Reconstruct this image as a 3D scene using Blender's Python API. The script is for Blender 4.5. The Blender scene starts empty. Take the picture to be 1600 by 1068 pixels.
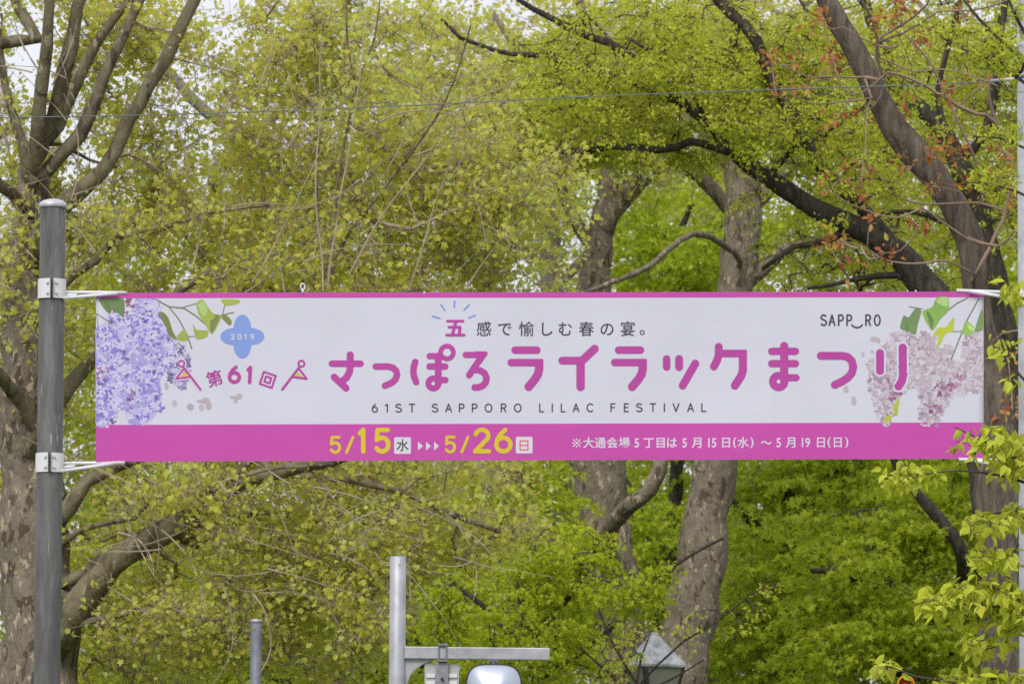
import bpy, math, random
import numpy as np
from mathutils import Vector, Matrix, noise

random.seed(7)
RNG = np.random.default_rng(11)
SC = bpy.context.scene
COL = SC.collection

# ------------------------------------------------------------------ camera
CAM_Z = 1.6
TILT, ROLL = math.radians(5.55), math.radians(0.28)
FPX = 200.0 / 36.0 * 1600.0
cam = bpy.data.cameras.new('camera')
cam.lens, cam.sensor_width = 200.0, 36.0
cam.clip_start, cam.clip_end = 0.5, 3000.0
cam.dof.use_dof, cam.dof.focus_distance, cam.dof.aperture_fstop = True, 37.3, 10.0
camo = bpy.data.objects.new('camera', cam)
COL.objects.link(camo)
CAMROT = Matrix.Rotation(math.pi / 2 + TILT, 3, 'X') @ Matrix.Rotation(ROLL, 3, 'Z')
camo.matrix_world = Matrix.Translation((0, 0, CAM_Z)) @ CAMROT.to_4x4()
SC.camera = camo

# ------------------------------------------------------------------ sky, sun, exposure
SUN_EL, SUN_AZ = math.radians(44), math.radians(198)      # azimuth clockwise from +Y: behind the camera
world = bpy.data.worlds.new('World')
SC.world = world
world.use_nodes = True
wn = world.node_tree
sky = wn.nodes.new('ShaderNodeTexSky')
sky.sky_type = 'NISHITA'
sky.sun_disc = False
sky.sun_elevation, sky.sun_rotation = SUN_EL, SUN_AZ
sky.air_density, sky.dust_density, sky.ozone_density = 1.0, 6.0, 1.0
hs = wn.nodes.new('ShaderNodeHueSaturation')              # a cloud layer: little blue left
hs.inputs['Saturation'].default_value = 0.22
wn.links.new(sky.outputs[0], hs.inputs['Color'])
cl = wn.nodes.new('ShaderNodeMixRGB')                     # even bright cloud over the blue
cl.inputs['Fac'].default_value = 0.78
cl.inputs['Color2'].default_value = (7.6, 7.8, 8.5, 1)
wn.links.new(hs.outputs[0], cl.inputs['Color1'])
wn.links.new(cl.outputs[0], wn.nodes['Background'].inputs['Color'])
wn.nodes['Background'].inputs['Strength'].default_value = 0.10
sun = bpy.data.lights.new('sun', 'SUN')
sun.energy, sun.angle, sun.color = 1.5, math.radians(22), (1.0, 0.97, 0.93)
suno = bpy.data.objects.new('sun', sun)
COL.objects.link(suno)
sd = Vector((math.sin(SUN_AZ) * math.cos(SUN_EL), math.cos(SUN_AZ) * math.cos(SUN_EL), math.sin(SUN_EL)))
suno.rotation_euler = sd.to_track_quat('Z', 'Y').to_euler()
suno.location = (0, -20, 60)
SC.view_settings.view_transform = 'Standard'
SC.view_settings.look = 'None'
SC.view_settings.gamma = 1.0
SC.view_settings.exposure = 0.42
SC.render.engine = 'CYCLES'
cy = SC.cycles
cy.max_bounces, cy.diffuse_bounces, cy.glossy_bounces, cy.transmission_bounces = 5, 4, 2, 4
cy.caustics_reflective = cy.caustics_refractive = False
cy.use_denoising = False
cy.denoiser = 'OPENIMAGEDENOISE'


# ------------------------------------------------------------------ helpers
def at(px, py, Y):
    """photo pixel and distance down the street -> world point"""
    d = CAMROT @ Vector(((px - 800.0) / FPX, -(py - 534.0) / FPX, -1.0))
    k = Y / d.y
    return Vector((d.x * k, Y, CAM_Z + d.z * k))


def mpp(Y):
    return Y / FPX


def link(o, parent=None):
    COL.objects.link(o)
    if parent is not None:
        o.parent = parent
    return o


def tag(o, label=None, cat=None, group=None, kind=None):
    if label: o['label'] = label
    if cat: o['category'] = cat
    if group: o['group'] = group
    if kind: o['kind'] = kind
    return o


def empty(name, loc, label, cat, group=None):
    o = bpy.data.objects.new(name, None)
    o.location = loc
    o.empty_display_size = 0.2
    link(o)
    return tag(o, label, cat, group)


class MB:
    """collects vertices and faces for one mesh (world coordinates)"""
    def __init__(s):
        s.v, s.f = [], []

    def add(s, vs, fs):
        b = len(s.v)
        s.v.extend([tuple(p) for p in vs])
        s.f.extend([tuple(i + b for i in f) for f in fs])

    def box(s, c, size, rot=None):
        c = Vector(c)
        h = Vector(size) / 2
        vs = []
        for x in (-1, 1):
            for y in (-1, 1):
                for z in (-1, 1):
                    p = Vector((x * h.x, y * h.y, z * h.z))
                    vs.append(c + (rot @ p if rot else p))
        s.add(vs, [(0, 1, 3, 2), (4, 6, 7, 5), (0, 4, 5, 1), (2, 3, 7, 6), (0, 2, 6, 4), (1, 5, 7, 3)])

    def tube(s, pts, rad, n=8, caps=True, jit=0.0):
        pts = [Vector(p) for p in pts]
        if not hasattr(rad, '__len__'): rad = [rad] * len(pts)
        t = (pts[1] - pts[0]).normalized()
        ref = Vector((0, 0, 1)) if abs(t.z) < 0.8 else Vector((1, 0, 0))
        u = t.cross(ref).normalized()
        vs = []
        cs = [(math.cos(2 * math.pi * k / n), math.sin(2 * math.pi * k / n)) for k in range(n)]
        for i, p in enumerate(pts):
            a, b = pts[max(i - 1, 0)], pts[min(i + 1, len(pts) - 1)]
            if (b - a).length > 1e-9: t = (b - a).normalized()
            u = (u - t * u.dot(t))
            u = u.normalized() if u.length > 1e-6 else t.orthogonal().normalized()
            w = t.cross(u)
            r = rad[i]
            for k in range(n):
                q = r * (1 + (random.uniform(-jit, jit) if jit else 0))
                vs.append(p + u * (cs[k][0] * q) + w * (cs[k][1] * q))
        fs = []
        for i in range(len(pts) - 1):
            for k in range(n):
                fs.append((i * n + k, i * n + (k + 1) % n, (i + 1) * n + (k + 1) % n, (i + 1) * n + k))
        if caps:
            fs.append(tuple(range(n - 1, -1, -1)))
            fs.append(tuple((len(pts) - 1) * n + k for k in range(n)))
        s.add(vs, fs)

    def lathe(s, c, prof, n=24, axis=None):
        """prof: (r, h) pairs about an axis through c"""
        R = axis.to_track_quat('Z', 'Y').to_matrix() if axis is not None else Matrix.Identity(3)
        c = Vector(c)
        vs = []
        for r, h in prof:
            for k in range(n):
                a = 2 * math.pi * k / n
                vs.append(c + R @ Vector((r * math.cos(a), r * math.sin(a), h)))
        fs = []
        for i in range(len(prof) - 1):
            for k in range(n):
                fs.append((i * n + k, i * n + (k + 1) % n, (i + 1) * n + (k + 1) % n, (i + 1) * n + k))
        fs.append(tuple(range(n - 1, -1, -1)))
        fs.append(tuple((len(prof) - 1) * n + k for k in range(n)))
        s.add(vs, fs)

    def prism(s, poly, d):
        """flat polygon of world points, extruded by vector d"""
        n = len(poly)
        d = Vector(d)
        poly = [Vector(p) for p in poly]
        vs = poly + [p + d for p in poly]
        s.add(vs, [tuple(range(n)), tuple(range(2 * n - 1, n - 1, -1))] + [(i, i + n, (i + 1) % n + n, (i + 1) % n) for i in range(n)])

    def build(s, name, mat, parent=None, smooth=False, bevel=0.0):
        off = parent_loc(parent)
        me = bpy.data.meshes.new(name)
        me.from_pydata([(p[0] - off.x, p[1] - off.y, p[2] - off.z) for p in s.v], [], s.f)
        if mat: me.materials.append(mat)
        if smooth: me.polygons.foreach_set('use_smooth', [True] * len(me.polygons))
        me.update()
        o = bpy.data.objects.new(name, me)
        link(o, parent)
        if bevel:
            m = o.modifiers.new('bevel', 'BEVEL')
            m.width, m.segments, m.limit_method = bevel, 2, 'ANGLE'
        return o


def parent_loc(p):
    v = Vector((0, 0, 0))
    while p is not None:
        v += p.location
        p = p.parent
    return v


# ------------------------------------------------------------------ materials
def srgb(r, g, b):
    f = lambda c: (c / 255 / 12.92) if c / 255 <= 0.04045 else ((c / 255 + 0.055) / 1.055) ** 2.4
    return (f(r), f(g), f(b), 1.0)


def new_mat(name):
    m = bpy.data.materials.new(name)
    m.use_nodes = True
    nt = m.node_tree
    return m, nt, nt.nodes['Principled BSDF']


def ramp(nt, fac, stops):
    r = nt.nodes.new('ShaderNodeValToRGB')
    el = r.color_ramp.elements
    while len(el) < len(stops): el.new(0.5)
    for e, (p, c) in zip(el, stops):
        e.position, e.color = p, c if len(c) == 4 else (*c, 1)
    nt.links.new(fac, r.inputs[0])
    return r


def noise_tex(nt, scale, detail=4, rough=0.55, stretch=None, dist=0.0):
    tc = nt.nodes.new('ShaderNodeTexCoord')
    n = nt.nodes.new('ShaderNodeTexNoise')
    n.inputs['Scale'].default_value = scale
    n.inputs['Detail'].default_value = detail
    n.inputs['Roughness'].default_value = rough
    n.inputs['Distortion'].default_value = dist
    src = tc.outputs['Object']
    if stretch:
        mp = nt.nodes.new('ShaderNodeMapping')
        mp.inputs['Scale'].default_value = stretch
        nt.links.new(src, mp.inputs[0])
        src = mp.outputs[0]
    nt.links.new(src, n.inputs['Vector'])
    return n


def bump(nt, bsdf, h, strength=0.4, dist=0.02):
    b = nt.nodes.new('ShaderNodeBump')
    b.inputs['Strength'].default_value = strength
    b.inputs['Distance'].default_value = dist
    nt.links.new(h, b.inputs['Height'])
    nt.links.new(b.outputs[0], bsdf.inputs['Normal'])


def plain(name, c, rough=0.6, metal=0.0, spec=0.4, var=0.0, vscale=8.0, stretch=None):
    m, nt, b = new_mat(name)
    b.inputs['Base Color'].default_value = c
    b.inputs['Roughness'].default_value = rough
    b.inputs['Metallic'].default_value = metal
    b.inputs['Specular IOR Level'].default_value = spec
    if var:
        n = noise_tex(nt, vscale, 5, 0.6, stretch)
        lo = tuple(x * (1 - var) for x in c[:3])
        hi = tuple(min(1, x * (1 + var)) for x in c[:3])
        r = ramp(nt, n.outputs['Fac'], [(0.3, lo), (0.7, hi)])
        nt.links.new(r.outputs[0], b.inputs['Base Color'])
    return m


def leaf_mat(name, stops, trans=0.35, clump=None, clump_scale=1.2):
    """each leaf (mesh island) takes its own colour from the ramp; clump: a second tint that varies slowly through the crown"""
    m, nt, b = new_mat(name)
    g = nt.nodes.new('ShaderNodeNewGeometry')
    r = ramp(nt, g.outputs['Random Per Island'], stops)
    col = r.outputs[0]
    if clump:
        n = noise_tex(nt, clump_scale, 2, 0.5)
        f = ramp(nt, n.outputs['Fac'], [(0.42, (0, 0, 0)), (0.66, (0.75, 0.75, 0.75))])
        mx = nt.nodes.new('ShaderNodeMixRGB')
        mx.inputs['Color2'].default_value = (*clump[:3], 1)
        nt.links.new(f.outputs[0], mx.inputs['Fac'])
        nt.links.new(col, mx.inputs['Color1'])
        col = mx.outputs[0]
    nt.links.new(col, b.inputs['Base Color'])
    b.inputs['Roughness'].default_value = 0.5
    b.inputs['Specular IOR Level'].default_value = 0.25
    t = nt.nodes.new('ShaderNodeBsdfTranslucent')
    nt.links.new(col, t.inputs['Color'])
    mix = nt.nodes.new('ShaderNodeMixShader')
    mix.inputs[0].default_value = trans
    nt.links.new(b.outputs[0], mix.inputs[1])
    nt.links.new(t.outputs[0], mix.inputs[2])
    nt.links.new(mix.outputs[0], nt.nodes['Material Output'].inputs['Surface'])
    return m


def bark_mat(name, dark, mid, light, scale, stretch, patch=None, pscale=7.0):
    m, nt, b = new_mat(name)
    n = noise_tex(nt, scale, 6, 0.65, stretch, 0.6)
    r = ramp(nt, n.outputs['Fac'], [(0.3, dark), (0.5, mid), (0.72, light)])
    col = r.outputs[0]
    if patch:
        for i, (c, lo, sc) in enumerate(patch):
            p = noise_tex(nt, sc, 3, 0.5, (1.25, 1.25, 0.55), 0.5)
            p.noise_dimensions = '4D'
            p.inputs['W'].default_value = 3.1 * i + 1
            f = ramp(nt, p.outputs['Fac'], [(lo, (0, 0, 0)), (lo + 0.025, (1, 1, 1))])
            mx = nt.nodes.new('ShaderNodeMixRGB')
            mx.inputs['Color2'].default_value = (*c[:3], 1)
            nt.links.new(f.outputs[0], mx.inputs['Fac'])
            nt.links.new(col, mx.inputs['Color1'])
            col = mx.outputs[0]
    nt.links.new(col, b.inputs['Base Color'])
    b.inputs['Roughness'].default_value = 0.9
    b.inputs['Specular IOR Level'].default_value = 0.15
    bump(nt, b, n.outputs['Fac'], 1.0, 0.05)
    return m


M = {}
M['plane_bark'] = bark_mat('plane_bark', (0.13, 0.105, 0.08), (0.20, 0.165, 0.125), (0.27, 0.23, 0.175), 9, (1, 1, 0.5),
                           [((0.10, 0.075, 0.055), 0.57, 8.0), ((0.42, 0.35, 0.24), 0.60, 13.0), ((0.21, 0.19, 0.12), 0.62, 7.0), ((0.40, 0.33, 0.22), 0.66, 22.0)])
M['plane_twig'] = plain('plane_twig', (0.33, 0.27, 0.195, 1), 0.9, var=0.35, vscale=2.0, spec=0.1)
M['limb_bark'] = bark_mat('limb_bark', (0.085, 0.068, 0.042), (0.165, 0.142, 0.085), (0.25, 0.22, 0.14), 6, (1, 1, 0.5),
                          [((0.085, 0.07, 0.05), 0.58, 5.0), ((0.29, 0.27, 0.18), 0.63, 7.0)])
M['dark_bark'] = bark_mat('dark_bark', (0.028, 0.023, 0.018), (0.056, 0.047, 0.037), (0.12, 0.104, 0.08), 15, (1, 1, 0.22))
M['dark_twig'] = plain('dark_twig', (0.085, 0.068, 0.056, 1), 0.9, var=0.4, vscale=2.0, spec=0.1)
M['grey_bark'] = bark_mat('grey_bark', (0.05, 0.041, 0.032), (0.125, 0.103, 0.08), (0.22, 0.185, 0.145), 14, (1, 1, 0.16))
M['pink_twig'] = plain('pink_twig', (0.29, 0.205, 0.155, 1), 0.8, var=0.4, vscale=1.6, spec=0.15)
M['pale_bark'] = bark_mat('pale_bark', (0.12, 0.105, 0.085), (0.19, 0.17, 0.14), (0.27, 0.25, 0.20), 5, (1, 1, 0.4))
M['plane_leaf'] = leaf_mat('plane_leaf', [(0.0, (0.62, 0.48, 0.09)), (0.1, (0.69, 0.65, 0.10)), (0.5, (0.66, 0.68, 0.12)), (0.8, (0.56, 0.66, 0.15)), (1.0, (0.71, 0.75, 0.32))], 0.60, (0.70, 0.68, 0.10))
M['elm_leaf'] = leaf_mat('elm_leaf', [(0, (0.50, 0.53, 0.04)), (0.5, (0.58, 0.61, 0.06)), (1, (0.66, 0.67, 0.11))], 0.52, (0.53, 0.60, 0.045))
M['maple_leaf'] = leaf_mat('maple_leaf', [(0, (0.31, 0.40, 0.018)), (0.5, (0.43, 0.52, 0.028)), (1, (0.56, 0.61, 0.055))], 0.54, (0.36, 0.45, 0.022))
M['young_maple_leaf'] = leaf_mat('young_maple_leaf', [(0, (0.38, 0.46, 0.02)), (0.5, (0.50, 0.57, 0.03)), (1, (0.60, 0.65, 0.06))], 0.54, (0.46, 0.55, 0.022))
M['far_leaf'] = leaf_mat('far_leaf', [(0, (0.38, 0.44, 0.025)), (0.5, (0.50, 0.54, 0.045)), (1, (0.58, 0.61, 0.08))], 0.54, (0.40, 0.48, 0.022), 0.35)
M['dogwood_leaf'] = leaf_mat('dogwood_leaf', [(0, (0.56, 0.46, 0.07)), (0.06, (0.56, 0.58, 0.05)), (0.6, (0.50, 0.58, 0.05)), (1, (0.60, 0.65, 0.10))], 0.42, (0.50, 0.57, 0.03), 3.0)
M['red_leaf'] = leaf_mat('red_leaf', [(0, (0.36, 0.09, 0.04)), (0.4, (0.43, 0.17, 0.055)), (0.75, (0.48, 0.26, 0.07)), (1, (0.50, 0.42, 0.06))], 0.35)

# ------------------------------------------------------------------ the setting under and behind everything
def sheet(name, x0, x1, y0, y1, z, mat, kind='structure'):
    b = MB()
    b.add([(x0, y0, z), (x1, y0, z), (x1, y1, z), (x0, y1, z)], [(0, 1, 2, 3)])
    return tag(b.build(name, mat), kind=kind)


sheet('ground', -900, 900, -200, 2200, 0.0, plain('lawn_soil', (0.075, 0.10, 0.035, 1), 0.95, var=0.5, vscale=1.5))
sheet('road', -300, 300, 4.0, 30.0, 0.004, plain('asphalt', (0.05, 0.05, 0.052, 1), 0.9, var=0.3, vscale=20))
for yl in (16.9, 17.2):
    sheet('road_marking', -300, 300, yl - 0.06, yl + 0.06, 0.008, plain('road_paint', (0.75, 0.75, 0.72, 1), 0.7, var=0.15, vscale=5))
b = MB()
b.box((0, 36.0, 0.06), (600, 11.7, 0.12))
tag(b.build('pavement', plain('paving', (0.28, 0.27, 0.26, 1), 0.9, var=0.2, vscale=3)), kind='structure')
b = MB()
b.box((0, 30.08, 0.065), (600, 0.14, 0.13))
tag(b.build('kerb', plain('kerb_stone', (0.36, 0.35, 0.34, 1), 0.9, var=0.2, vscale=4), bevel=0.015), kind='structure')


# ------------------------------------------------------------------ trees
def catmull(P, step):
    """P: rows (x,y,z,r) -> resampled rows"""
    P = [np.array(p, float) for p in P]
    P = [2 * P[0] - P[1]] + P + [2 * P[-1] - P[-2]]
    out = []
    for i in range(1, len(P) - 2):
        L = np.linalg.norm(P[i + 1][:3] - P[i][:3])
        n = max(1, int(L / step))
        for k in range(n):
            t = k / n
            out.append(0.5 * (2 * P[i] + (P[i + 1] - P[i - 1]) * t + (2 * P[i - 1] - 5 * P[i] + 4 * P[i + 1] - P[i + 2]) * t * t
                              + (3 * P[i] - P[i - 1] - 3 * P[i + 1] + P[i + 2]) * t ** 3))
    out.append(P[-2])
    return np.array(out)


LEAF = {}   # right half outlines (x, y) from base to tip; mirrored and folded on the midrib
LEAF['plane'] = [(0.16, -0.06), (0.50, 0.12), (0.36, 0.36), (0.52, 0.66), (0.24, 0.66)]
LEAF['ovate'] = [(0.26, 0.22), (0.30, 0.5), (0.14, 0.8)]
LEAF['small'] = [(0.27, 0.3), (0.22, 0.68)]
LEAF['narrow'] = [(0.15, 0.3), (0.13, 0.68)]
LEAF['star'] = [(0.46, 0.02), (0.16, 0.3), (0.50, 0.62), (0.12, 0.52)]


def leaf_template(kind, fold=0.22, droop=0.25):
    h = LEAF[kind]
    v = [(0, 0, 0), (0, 1, -droop)]
    for sgn in (1, -1):
        for x, y in h:
            v.append((sgn * x, y, fold * x - droop * max(y, 0) ** 2))
    n = len(h)
    f = [[0] + list(range(2, 2 + n)) + [1], [1] + list(range(1 + 2 * n, 1 + n, -1)) + [0]]
    return np.array(v, float), f


def unit(a):
    return a / np.maximum(np.linalg.norm(a, axis=1, keepdims=True), 1e-9)


def leaf_mesh(name, P, size, kind, mat, parent, up=0.9, hang=0.3, outdir=None, fold=0.22, droop=0.25):
    """one crown mesh: a leaf at each row of P"""
    N = len(P)
    T, F = leaf_template(kind, fold, droop)
    nrm = RNG.normal(size=(N, 3)) * 0.75
    nrm[:, 2] += up
    nrm = unit(nrm)
    d = RNG.normal(size=(N, 3))
    d[:, 2] -= hang * 2.0
    if outdir is not None: d += outdir * 1.2
    d -= nrm * (d * nrm).sum(1, keepdims=True)
    d = unit(d)
    x = np.cross(d, nrm)
    s = np.asarray(size).reshape(-1, 1, 1) * np.ones((N, 1, 1))
    wx = RNG.uniform(0.75, 1.15, (N, 1, 1))
    V = P[:, None, :] + s * (T[None, :, 0:1] * wx * x[:, None, :] + T[None, :, 1:2] * d[:, None, :] + T[None, :, 2:3] * nrm[:, None, :])
    off = np.array(parent_loc(parent))
    V = (V - off).reshape(-1, 3)
    K = len(T)
    loops, starts, totals, pos = [], [], [], 0
    idx = np.concatenate([np.array(f) for f in F])
    L = len(idx)
    allidx = (idx[None, :] + (np.arange(N) * K)[:, None]).reshape(-1)
    st = np.cumsum([0] + [len(f) for f in F])[:-1]
    starts = (st[None, :] + (np.arange(N) * L)[:, None]).reshape(-1)
    totals = np.tile([len(f) for f in F], N)
    me = bpy.data.meshes.new(name)
    me.vertices.add(len(V))
    me.vertices.foreach_set('co', V.astype(np.float32).ravel())
    me.loops.add(len(allidx))
    me.loops.foreach_set('vertex_index', allidx.astype(np.int32))
    me.polygons.add(len(starts))
    me.polygons.foreach_set('loop_start', starts.astype(np.int32))
    me.polygons.foreach_set('loop_total', totals.astype(np.int32))
    me.update(calc_edges=True)
    me.materials.append(mat)
    return link(bpy.data.objects.new(name, me), parent)


class Tree:
    def __init__(s, name, label, base, cat='tree', group=None):
        s.root = empty(name, base, label, cat, group)
        s.nodes, s.par, s.plen = [], [], []
        s.trunk_mb, s.limbs_mb, s.twig_mb = MB(), MB(), MB()
        s.paths = []
        s.leafP, s.leafD = [], []

    def limb(s, pts, Y=None, trunk=False, step=None, n=12, wob=0.25, attach=True, rs=1.0):
        """pts: (px, py, r_px[, Y]) from the thick end; joins the nearest existing limb"""
        rows = []
        for p in pts:
            y = p[3] if len(p) > 3 else Y
            q = at(p[0], p[1], y)
            rows.append((q.x, q.y, q.z, p[2] * rs * mpp(y)))
        s.limb_world(rows, trunk, step, n, wob, attach)

    def limb_world(s, rows, trunk=False, step=None, n=12, wob=0.25, attach=True):
        if attach and s.nodes and not trunk:
            A = np.array(s.nodes)
            i = int(np.argmin(((A - np.array(rows[0][:3])) ** 2).sum(1)))
            par = i
            if np.linalg.norm(A[i] - np.array(rows[0][:3])) > 0.02:
                rows = [(*A[i], rows[0][3])] + list(rows)
        else:
            par = -1
        R = catmull(rows, step or 0.18)
        for i in range(1, len(R)):
            r = R[i, 3]
            R[i, :3] += (RNG.normal(size=3) * r * wob * 0.25)
            R[i, 3] *= RNG.uniform(0.93, 1.07)
        (s.trunk_mb if trunk else s.limbs_mb).tube([p[:3] for p in R], [max(p[3], 0.004) for p in R], n, jit=0.03)
        pl = s.plen[par] if par >= 0 else 0.0
        prev = par
        for i in range(len(R)):
            if i: pl += np.linalg.norm(R[i, :3] - R[i - 1, :3])
            if trunk and R[i, 2] < 2.5: continue
            s.nodes.append(R[i, :3].copy()); s.par.append(prev); s.plen.append(pl)
            prev = len(s.nodes) - 1

    def targets(s, blobs, gap=None, gscale=0.7, clear=()):
        """blobs: (px, py, rx, ry, Y, dY, count)"""
        T = []
        for px, py, rx, ry, Y, dY, cnt in blobs:
            k = tries = 0
            while k < cnt and tries < cnt * 6:
                tries += 1
                v = RNG.normal(size=3)
                v = v / np.linalg.norm(v) * RNG.uniform() ** (1 / 2.6)
                p = at(px + rx * v[0], py + ry * v[1], Y + dY * v[2])
                if p.z < 1.4: continue
                q = (px + rx * v[0], py + ry * v[1], Y + dY * v[2])
                if any(a < q[0] < c and b < q[1] < d and q[2] < e and random.random() < f for a, b, c, d, e, f in clear): continue
                if gap is not None and noise.noise(p * gscale) < gap: continue
                T.append(p); k += 1
        return np.array([tuple(p) for p in T])

    def grow(s, T, pen=0.3, step=0.3, wig=0.12, sag=0.0, rtip=0.003, rpow=0.42, rmax=0.05, lift=0.0):
        """joins every target to the skeleton by a twig; records the twig paths"""
        cap = len(s.nodes) + len(T) * 40
        A = np.zeros((cap, 3)); PL = np.zeros(cap)
        n0 = n = len(s.nodes)
        A[:n] = np.array(s.nodes); PL[:n] = s.plen
        PL0 = PL[:n].copy() * 0.15
        PL[:n] = PL0
        par = list(s.par)
        d0 = np.array([np.sqrt(((A[:n0] - t) ** 2).sum(1).min()) for t in T])
        paths = []
        for j in np.argsort(d0):
            t = T[j]
            dd = A[:n] - t
            c = np.sqrt((dd ** 2).sum(1)) + pen * PL[:n]
            if lift: c += lift * np.maximum(A[:n, 2] - t[2], 0)
            i = int(np.argmin(c))
            a = A[i]
            L = np.linalg.norm(t - a)
            k = max(2, int(L / step) + 1)
            ids = [i]
            off = RNG.normal(size=3) * wig * L
            for q in range(1, k + 1):
                u = q / k
                p = a + (t - a) * u + off * math.sin(math.pi * u) + RNG.normal(size=3) * wig * 0.18 * step * (q < k)
                p[2] += sag * L * math.sin(math.pi * u)
                A[n] = p
                PL[n] = PL[ids[-1]] + np.linalg.norm(p - A[ids[-1]])
                par.append(ids[-1])
                ids.append(n); n += 1
            paths.append((j, ids))
        cnt = np.zeros(n)
        for j, ids in paths: cnt[ids[-1]] += 1
        for i in range(n - 1, n0 - 1, -1):
            if par[i] >= 0: cnt[par[i]] += cnt[i]
        out = []
        for j, ids in paths:
            r = [min(rmax, rtip * max(cnt[i], 1) ** rpow) for i in ids]
            r[0] = min(r[0], r[1] * 1.15) if len(r) > 1 else r[0]
            P = A[ids]
            s.twig_mb.tube(P, r, 5 if max(r) > 0.008 else 4, caps=False)
            out.append(P.copy())
        s.paths += out
        return out

    def whip(s, px, py, Y, ang, L, bend, r0):
        """a long thin bare twig: start pixel, heading (deg, 0 = right, 90 = up), length px, bend deg"""
        rows, x, y, a = [], px, py, math.radians(ang)
        n = 9
        for k in range(n + 1):
            q = at(x, y, Y)
            rows.append((q.x, q.y, q.z, r0 * (1 - 0.75 * k / n) * mpp(Y)))
            x += math.cos(a) * L / n; y -= math.sin(a) * L / n
            a += math.radians(bend / n + random.uniform(-6, 6))
            Y += random.uniform(-0.05, 0.05)
        R = catmull(rows, 0.08)
        s.twig_mb.tube([p[:3] for p in R], [p[3] for p in R], 5, caps=False)

    def leaves_along(s, paths, per, spread, frac=0.7, stem=True, srad=0.0016):
        for P in paths:
            m = len(P)
            seg = P[int((1 - frac) * (m - 1)):]
            n = max(1, int(per * RNG.uniform(0.6, 1.4)))
            u = RNG.uniform(0, len(seg) - 1, n)
            i = np.minimum(u.astype(int), len(seg) - 2)
            q = seg[i] + (seg[i + 1] - seg[i]) * (u - i)[:, None]
            o = RNG.normal(size=(n, 3)) * spread
            o[:, 2] *= 0.8
            s.leafP.append(q + o)
            s.leafD.append(unit(o))
            if stem:
                for a, b in zip(q[::2], (q + o)[::2]):
                    s.twig_mb.tube([a, (a + b) / 2 + RNG.normal(size=3) * spread * 0.12, b], [srad * 1.5, srad * 1.2, srad], 3, caps=False)

    def pads(s, T, per, R, thick, tilt=0.25, twigs=4, srad=0.002, fall=0.35):
        """flat sprays of leaves, as maples and zelkovas carry them"""
        for t in T:
            n = int(per * RNG.uniform(0.6, 1.4))
            a = RNG.uniform(0, 2 * math.pi, n)
            r = R * np.sqrt(RNG.uniform(0, 1, n)) * RNG.uniform(0.7, 1.2)
            x, y = np.cos(a) * r, np.sin(a) * r
            tx, ty = RNG.normal(size=2) * tilt
            z = x * tx + y * ty + RNG.normal(size=n) * thick - fall * r * r / R
            q = np.stack([x, y, z], 1)
            s.leafP.append(t + q)
            s.leafD.append(unit(q))
            for k in range(twigs):
                b = q[RNG.integers(n)]
                s.twig_mb.tube([t, t + b * 0.5 + np.array([0, 0, 0.02]), t + b], [srad * 2, srad * 1.5, srad], 3, caps=False)

    def crown(s, size, kind, mat, up=0.9, hang=0.3, sv=0.3, out=False, name='crown', fold=0.22, droop=0.25):
        P = np.concatenate(s.leafP)
        D = np.concatenate(s.leafD) if out else None
        sz = size * RNG.uniform(1 - sv, 1 + sv, len(P))
        s.leafP, s.leafD = [], []
        return leaf_mesh(name, P, sz, kind, mat, s.root, up, hang, D, fold, droop)

    def finish(s, trunk, limb, twig):
        if s.trunk_mb.v: s.trunk_mb.build('trunk', trunk, s.root, True)
        if s.limbs_mb.v: s.limbs_mb.build('limbs', limb, s.root, True)
        if s.twig_mb.v: s.twig_mb.build('twigs', twig, s.root, False)


def ground_px(px, Y):
    """pixel row where the ground lies at this distance below pixel column px"""
    d = 8888.9
    return 534 + d * math.tan(TILT) + d * CAM_Z / Y


def base_of(px, Y, dx=0.0):
    p = at(px, 1500, Y)
    return (p.x + dx, Y, 0.0)


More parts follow.
